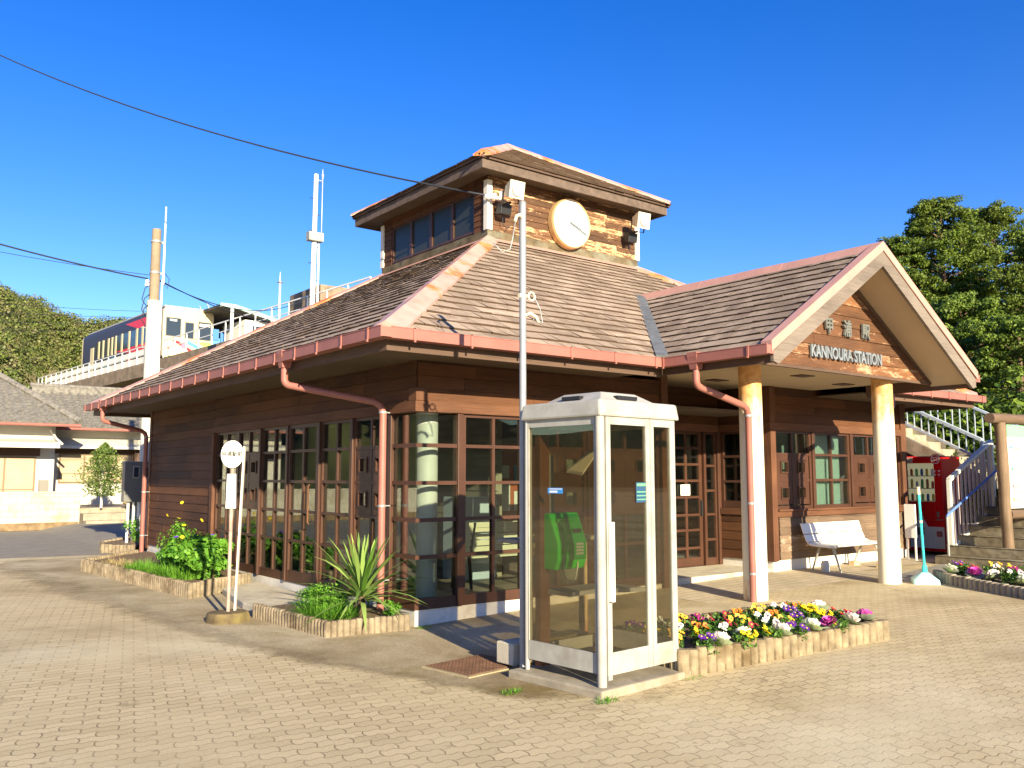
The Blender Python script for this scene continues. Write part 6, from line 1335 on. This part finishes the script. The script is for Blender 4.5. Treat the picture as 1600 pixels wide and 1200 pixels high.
m = MB(); m.tube([(0, 0, 0), (0, 0, 1.7)], .09, 10); p = at(362, 510, 48.5); o = m.build('white_post', 'white', smooth='auto', loc=(p.x, p.y, DZ)); tag(o, 'thick white post beside the blue platform panel', 'post')
# concrete stair head, antenna mast, loudspeaker pole
p = at(500, 480, 41); q = at(500, 444, 41)
m = MB(); m.box(0, 5.6, 0, 3.4, DZ - 8.8 + 4, q.z); o = m.build('concrete_stairhead', vc, loc=(p.x, p.y, 0), rot=(0, 0, R(0))); tag(o, 'stained concrete stairhead block rising behind the station roof', 'concrete block')
p = at(486, 480, 40); zt = at(492, 272, 40).z
t = thing('antenna_mast', 'tall white antenna mast with grey box behind the station roof', 'mast', (p.x, p.y, 0))
m = MB(); m.tube([(0, 0, 4), (.05, 0, (4 + zt) / 2), (.1, 0, zt)], [.14, .12, .10], 16); m.build('shaft', 'white', t, smooth='auto')
m = MB(); m.box(-.28, .42, -.26, .1, zt - 3.15, zt - 2.75); m.build('equipment_box', 'offwhite', t, bevel=.01)
m = MB(); m.tube([(.42, 0, zt - 2.9), (.42, 0, zt - .2)], .02, 6); m.tube([(.42, 0, zt - .2), (.42, 0, zt + .05), (.42, 0, zt + .1), (.42, 0, zt + .32)], [.03, .07, .03, .01], 8); m.bar((.1, 0, zt - .25), (.42, 0, zt - .25), .04, .04); m.build('whip_antenna', 'galv', t)
for k in range(9): m = MB(); s = -1 if k % 2 else 1; z = zt - .4 - k * .75; m.bar((.08, 0, z), (.08 + s * .27, -.02, z), .03, .03); m.build('step_bolt', 'cable', t)
m = MB(); m.tube([(.3, 0, zt - 6), (.3, 0, zt - 3.2)], .05, 8); m.build('riser_pipe', 'white', t)
p = at(436, 500, 41); zt = at(437, 440, 41).z
t = thing('speaker_pole', 'thin white pole with a small round loudspeaker on top, left of the mast', 'speaker pole', (p.x, p.y, 5))
m = MB(); m.tube([(0, 0, 0), (0, 0, zt - 5)], .045, 10); m.tube([(0, 0, zt - 5), (0, 0, zt - 4.55)], [.03, .01], 8); m.build('pole', 'white', t, smooth='auto'); m = MB(); m.lathe([(.03, 0), (.12, .04), (.13, .08), (.04, .13)], (0, 0, zt - 5.1), 16); m.build('speaker', 'galv', t, smooth='auto')
# wires
def wire(name, label, a, b, sag, r=.012, cat='cable'):
    a, b = Vector(a), Vector(b); pts = [a.lerp(b, i / 40) - Vector((0, 0, sag * 4 * (i / 40) * (1 - i / 40))) for i in range(41)]; m = MB(); m.tube(pts, r, 6); o = m.build(name, 'cable', smooth=True); tag(o, label, cat)
wire('overhead_cable', 'thick black cable sweeping from the upper left sky to the clock tower corner', at(-260, -60, 34), (3.50, 3.48, 6.42), .95, .017)
zc = at(228, 437, 23.6)
wire('overhead_cable', 'dark cable from the left edge down to the utility pole', at(-200, 322, 21), (UPX - .2, UPY - .1, zc.z), .10, .018)
wire('overhead_cable', 'thin cable just above the dark one left of the utility pole', at(-200, 350, 30), (UPX, UPY, zc.z + .12), .12, .008)
wire('overhead_cable', 'sagging cable from the utility pole down behind the station roof', (UPX, UPY - .05, zc.z + .05), at(470, 505, 38), .35, .016)
wire('overhead_cable', 'nearly level thin cable from the utility pole to the antenna mast', (UPX, UPY, zc.z + .05), at(486, 462, 40), .75, .014)
t = thing('cable_bracket', 'white insulator bracket holding the cable at the clock tower corner', 'bracket', (3.50, 3.50, 6.40))
m = MB(); m.tube([(-.06, -.02, 0), (.22, -.12, -.02)], .03, 8); m.lathe([(.03, -.05), (.045, -.02), (.03, .0), (.045, .03), (.02, .06)], (.1, -.1, .0), 10); m.lathe([(.03, -.05), (.045, -.02), (.03, .0), (.045, .03), (.02, .06)], (.22, -.12, .05), 10); m.build('insulator', 'white', t, smooth='auto')
for i, (dy, lab) in enumerate(((0, 'upper'), (1, 'second'), (2, 'third'), (3, 'lowest'))):
    wire('power_line', f'{lab} thin power line crossing in front of the hill', at(-150, 462 + dy * 17, 90), at(300, 488 + dy * 8, 110), .3, .02, 'power line')
# ------------------------------------------------------------------ hill
def hill_h(x, y):
    """height field in polar form round the camera, following the skyline"""
    dx, dy = x + 5.16, y + 8.39; r = np.hypot(dx, dy); b = np.degrees(np.arctan2(dx, dy))
    sky = np.interp(b, [-40, -12, 3.6, 7.6, 8.8, 10.6, 12.2, 13.6, 15.5, 17, 20, 26, 60], [26, 32, 37.5, 37.5, 36.5, 33, 29, 30, 27, 23, 16, 8, 0])
    prof = np.clip((r - 105) / 115, 0, 1); prof = np.sin(prof * np.pi / 2) ** 1.3 * np.where(r > 225, np.clip(1 - (r - 225) / 300, 0, 1), 1)
    nz = 2.2 * np.sin(x * .11 + 2 * np.sin(y * .05)) * np.sin(y * .09 + 1) + 1.2 * np.sin(x * .31 + y * .17) + .7 * np.sin(x * .63 - y * .41)
    ridge = 4.5 * np.sin(b * .9 + r * .012) * np.clip(prof * 4, 0, 1) * np.clip((220 - r) / 60, 0, 1)
    return sky * prof + (nz + ridge) * np.clip(prof * 3, 0, 1) - .5
bb_, rr_ = np.meshgrid(np.radians(np.linspace(-34, 30, 150)), np.linspace(95, 520, 150)); X = -5.16 + rr_ * np.sin(bb_); Yg = -8.39 + rr_ * np.cos(bb_); Z = hill_h(X, Yg)
idx = np.arange(150 * 150).reshape(150, 150); F = np.stack([idx[:-1, :-1], idx[:-1, 1:], idx[1:, 1:], idx[1:, :-1]], -1).reshape(-1, 4)
hm = plain('hill_floor', (.07, .075, .025), .95, var=.3, nscale=.1); o = npmesh('hill', np.stack([X, Yg, Z], -1).reshape(-1, 3), F, hm); o['kind'] = 'structure'
rng = np.random.default_rng(21); NC = 5200; b = np.radians(rng.uniform(-1, 17, NC)); r = np.sqrt(rng.uniform(100 ** 2, 232 ** 2, NC)); cx_ = -5.16 + r * np.sin(b); cy_ = -8.39 + r * np.cos(b); cz_ = hill_h(cx_, cy_)
parts = []; kk = 60; cr = rng.uniform(1.0, 2.8, NC)
ci = np.repeat(np.arange(NC), kk); u = rng.normal(size=(NC * kk, 3)); u /= np.linalg.norm(u, axis=1)[:, None]; u[:, 2] = np.abs(u[:, 2]) * .9 - .05
P = np.stack([cx_, cy_, cz_ + cr * .35], 1)[ci] + u * cr[ci][:, None] * rng.uniform(.65, 1.05, NC * kk)[:, None]
V, F = leafcards(P, u + rng.normal(size=u.shape) * .35, rng.uniform(.22, .55, NC * kk), rng, .8); o = npmesh('hill_woodland', V, F, 'forest'); tag(o, 'mixed green and brown woodland covering the hill at left', 'woodland', kind='stuff')
for i, (px, rg, lab) in enumerate(((98, 98, 'bare grey-branched tree on the hillside left of the train'),)):
    p = at(px, 575, rg); t = thing('bare_tree', lab, 'tree', (p.x, p.y, 0)); m = MB(); rnd = random.Random(i)
    def br(a, d, L, r, k):
        b = a + d * L; m.tube([a, a.lerp(b, .5) + Vector((rnd.uniform(-.1, .1), 0, rnd.uniform(-.05, .1))) * L * .3, b], [r, r * .8, r * .55], 4)
        if k:
            for _ in range(4 if k > 1 else 3): br(a.lerp(b, rnd.uniform(.5, 1)), (d + Vector((rnd.uniform(-.8, .8), rnd.uniform(-.8, .8), rnd.uniform(-.2, .5)))).normalized(), L * .62, r * .55, k - 1)
    z0 = p.z - 4.6
    m.tube([(0, 0, 0), (0, 0, z0)], [.3, .25], 6)
    for _ in range(5): br(Vector((0, 0, z0)), Vector((rnd.uniform(-.8, .8), rnd.uniform(-.4, .4), 1)).normalized(), 2.6, .13, 3)
    m.build('branches', plain('pale_branch', (.20, .15, .09), .9), t)
# interior furniture seen through the glass -----------------------------------
t = thing('waiting_room_bench', 'cream slatted bench inside the waiting room behind the front glass', 'bench', (2.05, .95, .19), R(180))
for i, (y, z) in enumerate(((-.02, .40), (-.10, .40), (-.18, .40), (-.26, .39), (-.34, .375))): m = MB(); m.box(-.85, .85, y - .033, y + .033, z, z + .022); m.build('slat', 'cream', t)
for i, (y, z) in enumerate(((.08, .52), (.10, .60), (.12, .68), (.14, .76), (.155, .83))): m = MB(); m.box(-.85, .85, y - .01, y + .01, z - .033, z + .033); m.build('slat', 'cream', t)
for x in (-.7, .7): m = MB(); m.bar((x, -.33, 0), (x, -.3, .38), .03, .03); m.bar((x, .1, 0), (x, .05, .42), .03, .03); m.bar((x, .05, .40), (x, .17, .86), .03, .03); m.build('leg', 'black', t)
t = thing('notice_board', 'red-brown notice board covered with papers inside the waiting room', 'notice board', (3.05, 2.55, 1.0))
m = MB(); m.box(-.42, .75, 0, .04, -.35, 1.15); m.build('board', plain('board_red_brown', (.42, .10, .03), .7), t)
for i, (x, z, w, h_, c) in enumerate(((-.3, .75, .2, .28, (.8, .7, .12)), (-.05, .6, .25, .2, (.8, .78, .7)), (-.1, .1, .32, .42, (.8, .78, .7)), (.3, .5, .22, .3, (.15, .4, .6)), (.3, .1, .28, .3, (.8, .78, .7)), (-.35, .2, .16, .5, (.08, .09, .1)))):
    m = MB(); m.box(x, x + w, -.008, -.001, z, z + h_); m.build('paper', color_mat('notice_%d' % i, c, .7), t)
m = MB(); m.box(-.3, .3, -.25, .25, 0, 1.15); o = m.build('kiosk_cabinet', plain('kiosk_blue_white', (.55, .62, .70), .5), bevel=.01, loc=(2.2, 2.1, .19)); tag(o, 'pale blue-white cabinet inside the waiting room behind the bench', 'cabinet')

for x, y, l in ((-.56, -3.58, 'tuft of green weeds at the front corner of the booth pad'), (.48, -3.50, 'weeds growing between the booth pad and the flower bed'), (.05, -.12, 'weeds at the foot of the white plinth corner'), (-.95, -2.95, 'moss and weeds in the pavement left of the booth pad')):
    grass_clump((x, y, .0), l, .10, .05, 90, .06, name='weed_tuft', w=.007)

# unseen hills added behind the viewpoint to block bright low sky in reflections and fill
bb_, rr_ = np.meshgrid(np.radians(np.linspace(95, 325, 160)), np.linspace(120, 520, 40)); X = -5.16 + rr_ * np.sin(bb_); Yg = -8.39 + rr_ * np.cos(bb_)
ed = np.clip((np.degrees(bb_) - 95) / 25, 0, 1) * np.clip((325 - np.degrees(bb_)) / 25, 0, 1)
Z = (24 + 6 * np.sin(bb_ * 7) + 3 * np.sin(bb_ * 23) + 1.2 * np.sin(bb_ * 61)) * np.sin(np.clip((rr_ - 120) / 120, 0, 1) * np.pi / 2) * ed + 1.5 * np.sin(X * .2) * np.sin(Yg * .23) - .5
idx = np.arange(40 * 160).reshape(40, 160); F = np.stack([idx[:-1, :-1], idx[:-1, 1:], idx[1:, 1:], idx[1:, :-1]], -1).reshape(-1, 4)
o = npmesh('hill', np.stack([X, Yg, Z], -1).reshape(-1, 3), F, hm); o['kind'] = 'structure'
